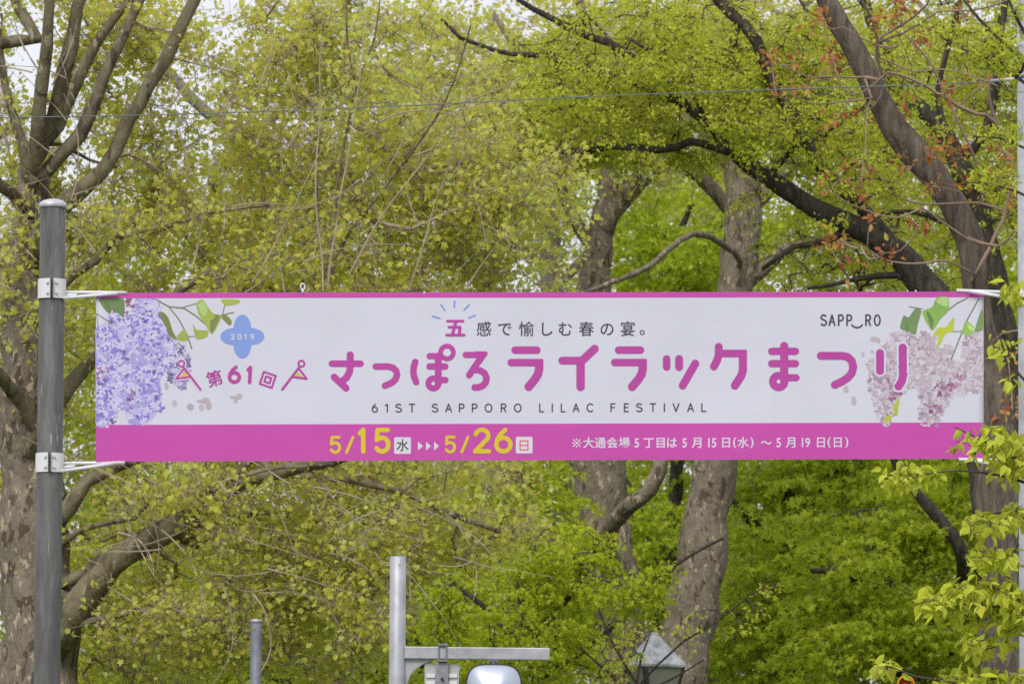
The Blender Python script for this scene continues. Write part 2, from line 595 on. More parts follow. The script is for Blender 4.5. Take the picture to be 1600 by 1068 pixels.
#TREES_BEGIN
# the plane tree at the left
Y = 56.0
t = Tree('plane_tree', 'big mottled plane tree behind the dark banner pole, its limbs fanning wide', base_of(50, Y))
G = ground_px(50, Y)
t.limb([(48, G, 92), (55, 1300, 76), (62, 1068, 66), (62, 960, 62), (55, 860, 55), (45, 740, 50), (42, 600, 44), (45, 470, 38), (50, 380, 33), (52, 310, 27), (50, 262, 22)], Y, trunk=True, n=20)
for L in (
    [(50, 275, 17), (58, 215, 14), (66, 130, 13), (75, 40, 11), (80, -60, 9)],
    [(52, 290, 15), (35, 225, 11), (18, 170, 8), (2, 100, 7), (-10, 0, 5)],
    [(58, 60, 12), (42, 35, 11), (28, 8, 10), (15, -40, 8)],
    [(60, 240, 14), (85, 180, 14), (102, 110, 15), (118, 40, 13), (135, -50, 10)],
    [(75, 215, 12), (105, 165, 11), (135, 95, 11), (165, 45, 9), (190, 15, 8), (215, -30, 6)],
    [(70, 270, 14), (125, 210, 13), (152, 150, 12), (172, 95, 11), (198, 45, 10), (225, -10, 7)],
    [(52, 395, 26), (80, 345, 22), (120, 300, 18), (160, 268, 15), (182, 235, 14), (203, 185, 13), (232, 135, 13), (258, 90, 13), (284, 45, 12), (305, 0, 11), (325, -50, 9)],
    [(40, 330, 12), (20, 300, 12), (0, 290, 12), (-30, 250, 10)],
    [(60, 245, 8), (66, 225, 6), (95, 225, 4), (140, 250, 3), (180, 262, 2.5)],
    [(85, 1005, 42), (125, 940, 36), (170, 885, 32), (215, 852, 29), (262, 832, 27), (292, 806, 25), (335, 775, 21), (400, 745, 17), (480, 728, 14), (545, 712, 12), (630, 675, 9), (720, 640, 7)],
    [(85, 925, 15), (110, 905, 13), (140, 888, 11), (162, 872, 10), (250, 840, 8), (340, 812, 6), (430, 800, 4)],
    [(75, 830, 20), (110, 790, 16), (135, 752, 13), (175, 730, 12), (225, 712, 10), (300, 680, 8), (400, 640, 6)],
    [(95, 850, 8), (125, 828, 5), (180, 815, 5), (212, 808, 5), (232, 784, 4), (300, 765, 3.5), (345, 757, 3), (410, 735, 3), (520, 725, 2.5)],
    [(45, 700, 20), (80, 640, 17), (115, 595, 15), (140, 565, 13), (180, 520, 10), (260, 470, 8), (330, 420, 5)],
    [(45, 640, 18), (20, 612, 14), (0, 585, 12), (-40, 560, 9)],
    [(55, 500, 12), (85, 460, 9), (115, 430, 8), (150, 408, 7), (180, 372, 6), (250, 358, 5), (325, 334, 4), (420, 320, 3)],
    [(60, 760, 10), (35, 770, 8), (5, 780, 6)],
    [(262, 832, 12), (300, 845, 14), (325, 850, 12), (335, 838, 4), (370, 838, 3.5), (440, 850, 3)],
    [(330, 778, 10), (420, 690, 9), (490, 560, 8), (505, 440, 6), (520, 350, 5), (528, 280, 4.5), (545, 190, 4), (562, 120, 3), (585, 60, 2.5), (596, -20, 2)],
    [(470, 600, 6), (490, 450, 5), (495, 320, 4), (496, 200, 3.5), (494, 100, 3), (484, -10, 2.5)],
    [(555, 130, 3), (543, 70, 2.5), (541, -20, 2)],
    [(500, 500, 6), (530, 390, 5), (580, 320, 4), (625, 262, 4), (660, 215, 3.5), (695, 160, 3), (720, 95, 2.5), (735, 40, 2)],
    [(430, 735, 8), (600, 760, 6), (700, 800, 5), (780, 830, 4)],
    [(85, 985, 9), (180, 960, 7), (280, 950, 5), (380, 985, 4)],
):
    yy = Y
    R = []
    for k, p in enumerate(L):
        R.append((*p, Y + (hash((L[0][0], L[-1][1])) % 7 - 3.0) * 0.35 * k / len(L) - 0.3))
    t.limb(R, wob=0.5, rs=0.55 if L[0][:2] in ((330, 778), (470, 600), (555, 130), (500, 500)) else 0.70 if L[0][:2] == (85, 1005) else 0.84)
for k in range(80):
    x, y = random.uniform(110, 760), random.uniform(735, 930)
    t.whip(x, y, random.uniform(53.9, 56.2), random.choice((-8, -20, -35, -60, 20, 160, 200)) + random.uniform(-12, 12), random.uniform(60, 210), random.uniform(-95, 25), random.uniform(0.9, 1.7))
for k in range(75):
    x, y = random.uniform(90, 760), random.uniform(130, 470)
    t.whip(x, y, random.uniform(54.3, 56.6), random.choice((20, 35, 50, 65, 80, 95, 120)) + random.uniform(-10, 10), random.uniform(60, 200), random.uniform(-40, 40), random.uniform(0.9, 1.6))
for k in range(26):
    x, y = random.uniform(-10, 110), random.uniform(60, 520)
    t.whip(x, y, random.uniform(54.3, 55.5), random.uniform(10, 170), random.uniform(60, 150), random.uniform(-50, 50), random.uniform(0.9, 1.6))
for x, y, a, L, r in ((505, 455, 92, 460, 1.9), (512, 450, 84, 450, 1.9), (545, 430, 62, 380, 1.8), (300, 420, 76, 330, 1.4), (640, 450, 72, 360, 1.4), (395, 440, 58, 300, 1.4)):
    t.whip(x, y, 54.3, a, L, random.uniform(-8, 8), r)
T = t.targets([(430, 240, 400, 290, 57.0, 1.9, 500), (120, 120, 220, 220, 56.8, 1.8, 100), (340, 880, 380, 250, 56.8, 1.9, 340), (640, 790, 230, 130, 56.4, 1.8, 120),
               (450, 560, 420, 200, 56.8, 2.0, 60), (20, 500, 110, 350, 56.8, 1.5, 80), (760, 330, 160, 210, 57.2, 1.7, 130), (90, 420, 120, 160, 55, 0.8, 26), (420, 420, 330, 110, 55.6, 0.7, 60), (400, 900, 280, 170, 55.0, 0.8, 110), (270, 800, 170, 70, 54.9, 0.5, 16)], gap=-0.12, gscale=1.1,
              clear=[(-60, 660, 135, 1100, 57.6, 0.93), (-60, 0, 330, 330, 56.8, 0.75), (130, 700, 560, 960, 55.4, 0.35), (60, 340, 360, 440, 56.1, 0.5)])
paths = t.grow(T, pen=0.25, step=0.25, wig=0.16, sag=-0.10, rtip=0.0048, rmax=0.03)
t.leaves_along(paths, 42, 0.15, 0.9, srad=0.0018)
t.crown(0.051, 'plane', M['plane_leaf'], up=0.55, hang=0.35, sv=0.5)
t.finish(M['plane_bark'], M['limb_bark'], M['plane_twig'])

# the two plane trunks in the middle
Y = 80.0
t = Tree('plane_tree', 'forked mottled plane trunk in the middle with a stubby pale side limb', base_of(1000, Y))
t.limb([(1005, ground_px(1000, Y), 62), (995, 1250, 54), (985, 1090, 47), (972, 1000, 44), (955, 900, 41), (944, 830, 40), (938, 760, 42), (934, 690, 43), (930, 560, 38), (926, 450, 27), (942, 350, 21), (954, 270, 15), (952, 200, 12), (930, 100, 10), (905, 0, 7), (890, -80, 5)], Y, trunk=True, n=18)
for L in (
    [(948, 860, 16, 79.4), (956, 815, 14, 79), (985, 788, 13, 78.6), (1015, 765, 12, 78.4), (1032, 735, 12, 78.4), (1036, 690, 10, 78.6), (1060, 600, 8), (1110, 500, 6)],
    [(940, 355, 20), (965, 312, 17), (1000, 280, 15), (1035, 256, 13), (1065, 258, 12), (1092, 275, 12), (1118, 300, 11), (1135, 325, 9), (1180, 350, 7)],
    [(935, 400, 12), (905, 360, 12), (880, 300, 9), (850, 220, 8), (800, 160, 7), (720, 125, 10), (640, 115, 8), (560, 120, 5)],
    [(952, 240, 10), (985, 170, 8), (1000, 90, 6), (1010, 0, 5)],
    [(840, 205, 9), (780, 150, 8), (740, 110, 6), (700, 70, 5), (680, 20, 4)],
    [(850, 235, 6), (830, 140, 5), (800, 70, 4), (770, 20, 4)],
):
    t.limb(L, Y, wob=0.5)
T = t.targets([(950, 120, 330, 190, 80, 4, 300), (700, 150, 220, 180, 79, 4, 220)], gap=-0.2, clear=[(840, 300, 1300, 1068, 90, 1)])
paths = t.grow(T, pen=0.25, step=0.3, wig=0.15, sag=-0.05, rtip=0.0045, rmax=0.035)
t.leaves_along(paths, 30, 0.16, 0.8, srad=0.002)
t.crown(0.066, 'plane', M['plane_leaf'], up=0.6, hang=0.35, sv=0.4)
t.finish(M['plane_bark'], M['plane_bark'], M['plane_twig'])

Y = 78.0
t = Tree('plane_tree', 'leaning pale plane trunk rising right of the forked trunk, behind the lantern', base_of(1030, Y))
t.limb([(1020, ground_px(1030, Y), 56), (1035, 1250, 48), (1060, 1080, 42), (1080, 950, 41), (1092, 880, 39), (1103, 810, 36), (1116, 730, 36), (1130, 620, 34), (1146, 500, 30), (1158, 400, 30), (1160, 320, 28), (1156, 240, 24), (1152, 150, 19), (1148, 70, 16), (1140, 0, 12), (1130, -80, 8)], Y, trunk=True, n=18)
for L in (
    [(1147, 80, 9), (1110, 62, 9), (1075, 72, 8), (1040, 75, 7), (1000, 72, 5), (950, 60, 4)],
    [(1158, 340, 14), (1195, 300, 12), (1225, 270, 8), (1290, 210, 7), (1340, 180, 5)],
    [(1165, 440, 14), (1205, 405, 11), (1250, 382, 10), (1320, 374, 8), (1385, 395, 6)],
    [(1150, 120, 9), (1185, 70, 8), (1230, 35, 7), (1275, -10, 6)],
    [(1140, 260, 9), (1090, 200, 7), (1030, 150, 5)],
    [(1152, 400, 5, 77), (1120, 376, 5, 75), (1085, 366, 5, 73), (1050, 385, 5, 72), (1015, 415, 4.5, 71.5), (960, 440, 4, 71), (900, 462, 3, 71)],
):
    t.limb(L, Y, wob=0.5)
T = t.targets([(1150, 60, 260, 170, 78, 4, 190)], gap=-0.2, clear=[(940, 240, 1300, 1068, 90, 1)])
paths = t.grow(T, pen=0.25, step=0.3, wig=0.15, sag=-0.05, rtip=0.0045, rmax=0.035)
t.leaves_along(paths, 24, 0.16, 0.8, srad=0.002)
t.crown(0.062, 'plane', M['plane_leaf'], up=0.6, hang=0.35, sv=0.4)
t.finish(M['plane_bark'], M['plane_bark'], M['plane_twig'])

# the dark zelkova whose limbs sweep up to the left
Y = 66.0
t = Tree('zelkova_tree', 'dark barked zelkova with long limbs sweeping left over the banner, fine fresh leaves', base_of(1600, Y))
t.limb([(1600, ground_px(1600, Y), 50), (1590, 1200, 40), (1570, 900, 36), (1530, 650, 32), (1490, 520, 29), (1452, 455, 26), (1420, 412, 23), (1380, 380, 20), (1330, 350, 18), (1270, 324, 16), (1200, 277, 14), (1150, 242, 12)], Y, trunk=True, n=14)
for L in (
    [(1150, 242, 11), (1115, 205, 10), (1080, 172, 9), (1050, 142, 9), (1000, 97, 9), (945, 66, 8), (890, 44, 7), (830, 12, 5), (770, -30, 4)],
    [(1150, 242, 8), (1080, 222, 8), (1030, 234, 8), (960, 228, 7), (900, 236, 7), (820, 230, 5), (740, 245, 3)],
    [(1120, 208, 6), (1100, 180, 4.5), (1072, 128, 4.5), (1040, 98, 4), (1010, 76, 4), (985, 62, 3), (980, 78, 2)],
    [(1065, 165, 7), (1000, 132, 7), (940, 116, 7), (900, 106, 7), (850, 87, 6), (800, 85, 5), (720, 60, 4), (690, 30, 3)],
    [(1390, 385, 16), (1350, 335, 13), (1302, 285, 12), (1266, 228, 12), (1228, 155, 12), (1178, 68, 12), (1124, 0, 11), (1080, -60, 9)],
    [(1120, 205, 4), (1135, 170, 3), (1170, 150, 2.5), (1175, 140, 2)],
    [(1330, 350, 8), (1300, 375, 7), (1240, 385, 5), (1190, 420, 4)],
    [(1200, 277, 7), (1230, 240, 6), (1290, 205, 6), (1335, 178, 5), (1380, 150, 4)],
    [(1452, 455, 12), (1400, 430, 8), (1330, 440, 5), (1260, 450, 4)],
):
    t.limb(L, Y, wob=1.0, rs=0.8)
T = t.targets([(1020, 140, 270, 140, 67.2, 2.2, 300), (900, 250, 190, 100, 67.0, 1.8, 120), (1250, 200, 220, 190, 67.8, 2.2, 240), (1180, 60, 330, 110, 67.3, 2.2, 180), (1320, 420, 170, 70, 68, 1.5, 70), (1050, 130, 300, 140, 65.0, 0.7, 100), (1250, 240, 170, 130, 65.2, 0.6, 60)], gap=-0.16, gscale=1.1,
              clear=[(830, 255, 1240, 470, 99, 0.9), (1180, 270, 1460, 460, 66.6, 0.35)])
t.grow(T, pen=0.2, step=0.25, wig=0.14, sag=0.03, rtip=0.0034, rmax=0.035)
t.pads(T, 64, 0.27, 0.04, 0.25, twigs=6, srad=0.0026)
t.crown(0.048, 'small', M['elm_leaf'], up=0.7, hang=0.25, sv=0.35)
t.finish(M['dark_bark'], M['dark_bark'], M['dark_twig'])

Y = 71.0
t = Tree('zelkova_tree', 'dark slanting zelkova behind the leaning chestnut limb at the upper right', base_of(1600, Y))
t.limb([(1620, ground_px(1600, Y), 44), (1610, 1100, 36), (1595, 800, 32), (1575, 600, 28), (1555, 460, 24), (1538, 380, 21), (1522, 310, 19), (1500, 258, 17), (1480, 215, 15), (1442, 172, 13), (1400, 130, 12), (1370, 60, 10), (1350, 0, 8), (1330, -60, 6)], Y, trunk=True, n=14)
for L in (
    [(1500, 258, 10), (1540, 200, 10), (1555, 140, 10), (1560, 60, 9), (1575, -20, 7)],
    [(1480, 215, 8), (1465, 150, 6), (1480, 80, 5), (1500, 0, 4)],
    [(1400, 130, 6), (1350, 110, 5), (1290, 60, 4), (1250, 0, 3)],
    [(1538, 380, 9), (1480, 350, 7), (1420, 330, 5), (1340, 340, 3)],
):
    t.limb(L, Y, wob=1.0, rs=0.8)
T = t.targets([(1450, 120, 220, 190, 72.4, 2.6, 250), (1500, 350, 170, 130, 72.4, 2.2, 140), (1600, 200, 110, 250, 72.4, 2.2, 100)], gap=-0.2, gscale=1.0, clear=[(1380, 100, 1560, 420, 71.6, 0.7)])
t.grow(T, pen=0.2, step=0.25, wig=0.14, sag=0.03, rtip=0.0034, rmax=0.03)
t.pads(T, 58, 0.30, 0.04, 0.25, twigs=5, srad=0.0026)
t.crown(0.052, 'small', M['elm_leaf'], up=0.7, hang=0.25, sv=0.35)
t.finish(M['dark_bark'], M['dark_bark'], M['dark_twig'])

# the horse chestnut with red-brown young leaves
Y = 50.0
t = Tree('chestnut_tree', 'grey leaning chestnut with pinkish shoots and red-brown young leaves beside the banner end', base_of(1575, Y))
t.limb([(1580, ground_px(1575, Y), 62), (1578, 1250, 50), (1574, 1000, 43), (1568, 850, 40), (1562, 745, 38), (1568, 690, 30), (1560, 620, 25), (1546, 560, 22), (1532, 500, 21), (1524, 440, 22), (1513, 370, 23), (1490, 318, 23), (1462, 278, 23), (1430, 245, 24), (1398, 203, 20), (1370, 152, 18), (1345, 92, 18), (1312, 38, 19), (1292, 0, 17), (1270, -60, 14)], Y, trunk=True, n=18)
for L in (
    [(1524, 430, 7), (1572, 330, 6), (1582, 250, 6), (1553, 190, 6.5), (1525, 177, 6.5), (1500, 166, 6), (1464, 145, 5), (1434, 127, 4.5), (1386, 112, 4)],
    [(1568, 235, 8), (1562, 205, 7), (1545, 150, 5), (1555, 100, 4), (1590, 60, 3)],
    [(1350, 120, 3.5), (1310, 120, 3), (1262, 120, 2.5), (1235, 108, 2), (1206, 97, 1.5)],
    [(1362, 152, 4), (1320, 158, 3), (1268, 162, 2.5), (1240, 150, 2), (1222, 136, 1.5)],
    [(1375, 125, 6), (1370, 92, 6), (1371, 62, 5), (1362, 30, 4), (1348, 2, 3.5), (1340, -30, 3)],
    [(1371, 62, 5), (1395, 48, 4.5), (1425, 28, 4), (1448, 8, 3.5), (1460, -20, 3)],
    [(1373, 64, 4), (1410, 52, 3.5), (1440, 35, 3), (1465, 18, 3), (1520, 16, 3), (1560, 6, 3), (1600, -10, 2)],
    [(1368, 70, 4), (1400, 74, 3), (1385, 76, 2.5), (1350, 62, 2), (1318, 42, 1.6)],
    [(1355, 168, 2.5), (1353, 215, 2.2), (1348, 262, 2), (1346, 295, 1.5)],
    [(1512, 372, 5), (1560, 385, 4), (1585, 360, 4), (1600, 365, 3)],
    [(1530, 318, 4), (1490, 318, 3.5), (1440, 318, 3), (1410, 310, 2.5), (1388, 295, 2), (1374, 272, 1.5)],
    [(1540, 300, 4), (1520, 240, 4), (1490, 175, 4), (1465, 120, 3.5), (1440, 80, 3), (1410, 52, 2.5)],
    [(1490, 175, 3), (1520, 145, 2.5), (1545, 128, 2)],
    [(1513, 375, 4), (1470, 345, 3.5), (1440, 325, 3), (1400, 340, 2.5), (1330, 320, 2), (1290, 292, 1.5)],
    [(1524, 430, 4), (1480, 408, 3.5), (1430, 412, 3), (1380, 405, 2.5), (1345, 385, 2), (1310, 375, 1.6)],
    [(1500, 300, 3), (1480, 295, 2.6), (1455, 292, 2.4), (1435, 280, 2), (1416, 262, 1.5)],
    [(1375, 90, 3), (1430, 112, 3), (1470, 108, 2.5), (1530, 122, 2.5), (1560, 135, 2)],
    [(1546, 545, 4), (1565, 520, 3), (1600, 515, 2)],
):
    t.limb([(*p, Y - 0.35 - 0.12 * k) for k, p in enumerate(L)], wob=1.1, n=8, step=0.10, rs=0.5)
tips = [(1205, 95), (1221, 134), (1245, 95), (1300, 85), (1273, 30), (1306, 186), (1400, 16), (1414, 12), (1412, 256), (1470, 226), (1498, 236), (1290, 290), (1320, 266), (1366, 266), (1382, 32), (1460, 286), (1550, 215), (1555, 275), (1312, 376), (1322, 408), (1578, 632), (1292, 378), (1440, 345), (1362, 340), (1502, 22), (1250, 130), (1440, 60),
        (1345, 178), (1480, 140), (1532, 122), (1572, 240), (1590, 640), (1460, 235), (1285, 30), (1302, 100), (1560, 655), (1346, 298), (1515, 285), (1385, 395), (1550, 90), (1590, 310), (1420, 160), (1575, 560)]
T = np.array([tuple(at(x, y, Y - 0.8 + random.uniform(-0.7, 0.7))) for x, y in tips])
paths = t.grow(T, pen=0.15, step=0.1, wig=0.10, sag=-0.22, rtip=0.0055, rmax=0.009)
for P in paths:
    n = RNG.integers(13, 22)
    o = RNG.normal(size=(n, 3)) * 0.048
    t.leafP.append(P[-1] + o)
    t.leafD.append(unit(o))
t.crown(0.060, 'ovate', M['red_leaf'], up=0.3, hang=0.4, sv=0.45, out=True)
t.finish(M['grey_bark'], M['pink_twig'], M['pink_twig'])

# the rich green maples at the lower right
def maple(label, px, Y, trunk, limbs, blobs, mat, per=66, R=0.52, size=0.112, name='maple_tree', cat='tree', group=None, gap=-0.15, pen=0.25, front=0.0):
    t = Tree(name, label, base_of(px, Y), cat, group)
    t.limb([(px, ground_px(px, Y), trunk[0][2] * 1.3)] + trunk, Y, trunk=True, n=12)
    for L in limbs: t.limb([(*p[:3], Y - front * min(1, k / 2)) for k, p in enumerate(L)], wob=0.7)
    T = t.targets(blobs, gap)
    lay = 0.055 * R / 0.1
    T[:, 2] = np.round((T[:, 2] + 0.10 * np.sin(T[:, 0] * 1.7 + T[:, 1])) / lay) * lay - 0.10 * np.sin(T[:, 0] * 1.7 + T[:, 1]) + RNG.normal(size=len(T)) * 0.02
    t.grow(T, pen=pen, step=0.28, wig=0.12, sag=0.05, rtip=0.004, rmax=0.04)
    t.pads(T, per, R, 0.025, 0.12, twigs=3, srad=0.002, fall=0.45)
    t.crown(size, 'star', mat, up=0.9, hang=0.6, sv=0.3, out=True)
    t.finish(M['dark_bark'], M['dark_bark'], M['dark_twig'])
    return t


GM = 'green maples beyond the banner'
maple('rich green maple low under the banner, right of the leaning plane trunk', 1290, 86, [(1285, 1200, 26), (1265, 1000, 20), (1240, 850, 15), (1230, 700, 11)],
      [[(1270, 1040, 14), (1330, 940, 11), (1390, 860, 8), (1450, 780, 6)], [(1250, 900, 9), (1190, 830, 9), (1140, 780, 6)], [(1240, 830, 9), (1300, 740, 8), (1330, 640, 6)], [(1280, 1100, 10), (1200, 1000, 8), (1150, 960, 5)]],
      [(1270, 850, 190, 160, 86, 3, 150), (1230, 1000, 150, 120, 86, 2.5, 80), (1300, 680, 170, 110, 86, 2.5, 60)], M['maple_leaf'], group=GM, front=1.6)
maple('broad green maple with black slanting branches under the right end of the banner', 1480, 82, [(1480, 1200, 26), (1462, 1060, 18), (1420, 980, 16), (1380, 900, 12), (1340, 800, 8)],
      [[(1470, 1070, 14), (1505, 950, 11), (1500, 860, 11), (1460, 800, 10), (1410, 740, 7), (1370, 660, 5)], [(1400, 940, 8), (1330, 900, 6), (1270, 890, 4)], [(1500, 940, 8), (1560, 840, 7), (1600, 760, 5)], [(1460, 1060, 8), (1380, 1050, 6), (1300, 1040, 4)]],
      [(1400, 900, 190, 150, 82, 3, 130), (1490, 780, 150, 120, 83, 2.5, 100), (1500, 1000, 160, 110, 81.5, 2.5, 90), (1350, 1040, 130, 80, 81, 2, 50)], M['maple_leaf'], group=GM, front=2.2)
maple('green maple behind the foot of the leaning chestnut, seen between banner and grey pole', 1660, 90, [(1650, 1200, 26), (1630, 1000, 20), (1600, 800, 16), (1580, 650, 11)],
      [[(1610, 880, 12), (1560, 760, 9), (1520, 680, 6)], [(1590, 720, 9), (1620, 560, 7), (1630, 450, 5)], [(1600, 800, 8), (1560, 640, 7), (1540, 520, 5)]],
      [(1560, 700, 160, 150, 90, 3, 110), (1600, 520, 120, 120, 90, 3, 90), (1590, 960, 120, 140, 89, 3, 70), (1480, 520, 130, 90, 90, 3, 70)], M['maple_leaf'], group=GM)
maple('green maple in the gap behind the two plane trunks', 1040, 94, [(1040, 1200, 24), (1035, 1000, 18), (1050, 850, 13), (1060, 700, 10)],
      [[(1045, 900, 9), (1000, 800, 8), (950, 700, 6)], [(1050, 840, 9), (1100, 760, 8), (1180, 700, 5)], [(1055, 720, 8), (1040, 560, 7), (1050, 400, 6), (1080, 320, 4)]],
      [(1040, 830, 130, 160, 94, 3, 110), (1040, 560, 150, 150, 94, 3, 70), (1060, 370, 130, 100, 94, 3, 100), (950, 960, 120, 120, 94, 3, 70)], M['maple_leaf'], group=GM)
maple('light green young maple low behind the signal post, left of the plane trunks', 850, 66, [(850, 1250, 12), (840, 1080, 9), (820, 980, 7), (810, 900, 5)],
      [[(835, 1040, 6), (770, 960, 5), (710, 910, 3)], [(830, 1000, 6), (890, 930, 5), (930, 860, 3)], [(815, 940, 4), (830, 850, 3), (870, 815, 2)], [(840, 1060, 5), (920, 1010, 4), (990, 950, 3), (1060, 880, 2.5), (1130, 840, 2)]],
      [(760, 940, 110, 80, 66, 1.6, 100), (880, 880, 90, 70, 66, 1.5, 90), (830, 1010, 160, 60, 66, 1.6, 100), (980, 920, 90, 38, 65, 1, 34), (1060, 875, 60, 30, 65, 0.8, 14)], M['young_maple_leaf'], per=34, R=0.24, size=0.066, gap=-0.1)
maple('rounded bright green bush low between the short post and the signal post', 540, 63, [(540, 1250, 9), (535, 1100, 7), (530, 1030, 5)],
      [[(532, 1060, 5), (480, 1010, 4), (450, 990, 3)], [(532, 1060, 5), (590, 1010, 4), (600, 985, 3)], [(530, 1080, 4), (420, 1060, 3)]],
      [(530, 1020, 95, 55, 63, 1.2, 90), (480, 1080, 130, 60, 63, 1.3, 80), (600, 1075, 90, 60, 63.5, 1.2, 50)], M['young_maple_leaf'], per=38, R=0.24, size=0.07, name='maple_bush', cat='bush')
maple('sparse twiggy shrub with small fresh leaves in front of the lantern', 985, 59.5, [(990, 1250, 3), (992, 1100, 2.6), (1003, 1020, 2)],
      [[(992, 1080, 2.2), (1030, 1035, 1.8), (1070, 1000, 1.5), (1120, 970, 1.4), (1190, 915, 1.2)], [(992, 1090, 2), (940, 1040, 1.8), (905, 1010, 1.4)], [(996, 1070, 2), (960, 1010, 1.6), (935, 950, 1.3)], [(1000, 1030, 1.6), (1012, 1000, 1.3)], [(994, 1085, 2), (1050, 1060, 1.6), (1100, 1030, 1.3)]],
      [(930, 1010, 80, 60, 59.5, 0.8, 34), (1120, 965, 90, 40, 59.5, 0.5, 14), (1010, 985, 110, 50, 59.5, 0.8, 7), (1200, 912, 14, 8, 59.3, 0.2, 4)], M['elm_leaf'], per=7, R=0.12, size=0.055, name='twiggy_shrub', cat='shrub')

maple('green maple low behind the arching plane limb, left of the short post', 250, 74, [(250, 1200, 22), (255, 1000, 16), (262, 860, 11)],
      [[(252, 1040, 9), (180, 960, 7), (120, 900, 5)], [(254, 1000, 9), (330, 920, 7), (400, 860, 5)], [(250, 1080, 8), (340, 1040, 6), (420, 1000, 4)]],
      [(260, 900, 200, 120, 75, 2.5, 110), (200, 1020, 180, 90, 74.5, 2.5, 90), (420, 980, 150, 110, 75, 2.5, 90)], M['young_maple_leaf'], group=GM, R=0.45, size=0.085)
maple('green maple low behind the signal post, under the middle of the banner', 640, 77, [(640, 1200, 22), (645, 1000, 16), (650, 840, 11)],
      [[(642, 1000, 9), (570, 900, 7), (500, 830, 5)], [(645, 960, 9), (720, 880, 7), (790, 800, 5)]],
      [(640, 870, 220, 110, 78, 2.5, 130), (800, 780, 120, 90, 78, 2.5, 60), (600, 1000, 200, 90, 77.5, 2.5, 80)], M['young_maple_leaf'], group=GM, R=0.45, size=0.085)

# the wood behind, tree by tree
FARG = 'trees at the back of the park'
far = [
    (-60, 118, 'pale far tree at the back of the park behind the fanning plane limbs', [(40, 560, 260, 260), (90, 900, 260, 260)], 0.7),
    (330, 112, 'far tree at the back of the park behind the drooping plane twigs', [(330, 560, 270, 330), (330, 940, 280, 220)], 1.0),
    (620, 122, 'far tree at the back of the park behind the thin upright shoots', [(600, 420, 270, 360), (640, 900, 280, 230)], 1.0),
    (865, 104, 'far pale trunked tree at the back of the park left of the forked plane trunk', [(860, 330, 240, 330), (850, 850, 240, 250)], 1.0),
    (1120, 120, 'far tree at the back of the park behind the leaning plane trunk', [(1130, 350, 280, 340), (1120, 880, 260, 240)], 1.1),
    (1400, 112, 'far tree at the back of the park behind the leaning chestnut limb', [(1390, 300, 260, 380), (1390, 860, 260, 250)], 1.2),
    (1640, 124, 'far tree at the back of the park behind the grey pole', [(1620, 350, 240, 420), (1620, 880, 240, 250)], 1.2),
]
for px, Y, label, blobs, dens in far:
    t = Tree('park_tree', label, base_of(px, Y), 'tree', FARG)
    g = ground_px(px, Y)
    top = max(-60, blobs[0][1] - blobs[0][3] * 0.8)
    t.limb([(px, g, 32), (px + 6, 1100, 27), (px + 12, 800, 24), (px, 500, 20), (px - 8, 500 - (500 - top) * 0.45, 14), (px - 5, top + 60, 8), (px + 5, top, 4)], Y, trunk=True, n=12)
    for k in range(9):
        y0 = 900 - 90 * k
        sg = 1 if k % 2 else -1
        t.limb([(px, y0, 10), (px + sg * 60, y0 - 60, 8), (px + sg * 130, y0 - 110, 6), (px + sg * 210, y0 - 180, 4)], Y, wob=0.8, n=8, step=0.4)
    T = t.targets([(a, c, rx, ry, Y, 4.5, int(rx * ry / (380 if c < 500 else 190) * dens)) for a, c, rx, ry in blobs], gap=-0.25, gscale=0.35)
    t.grow(T, pen=0.25, step=0.6, wig=0.12, rtip=0.007, rmax=0.06)
    t.pads(T, 46, 0.62, 0.16, 0.35, twigs=3, srad=0.005)
    t.crown(0.125, 'small', M['far_leaf'], up=0.6, hang=0.25, sv=0.35)
    t.finish(M['pale_bark'], M['pale_bark'], M['plane_twig'])

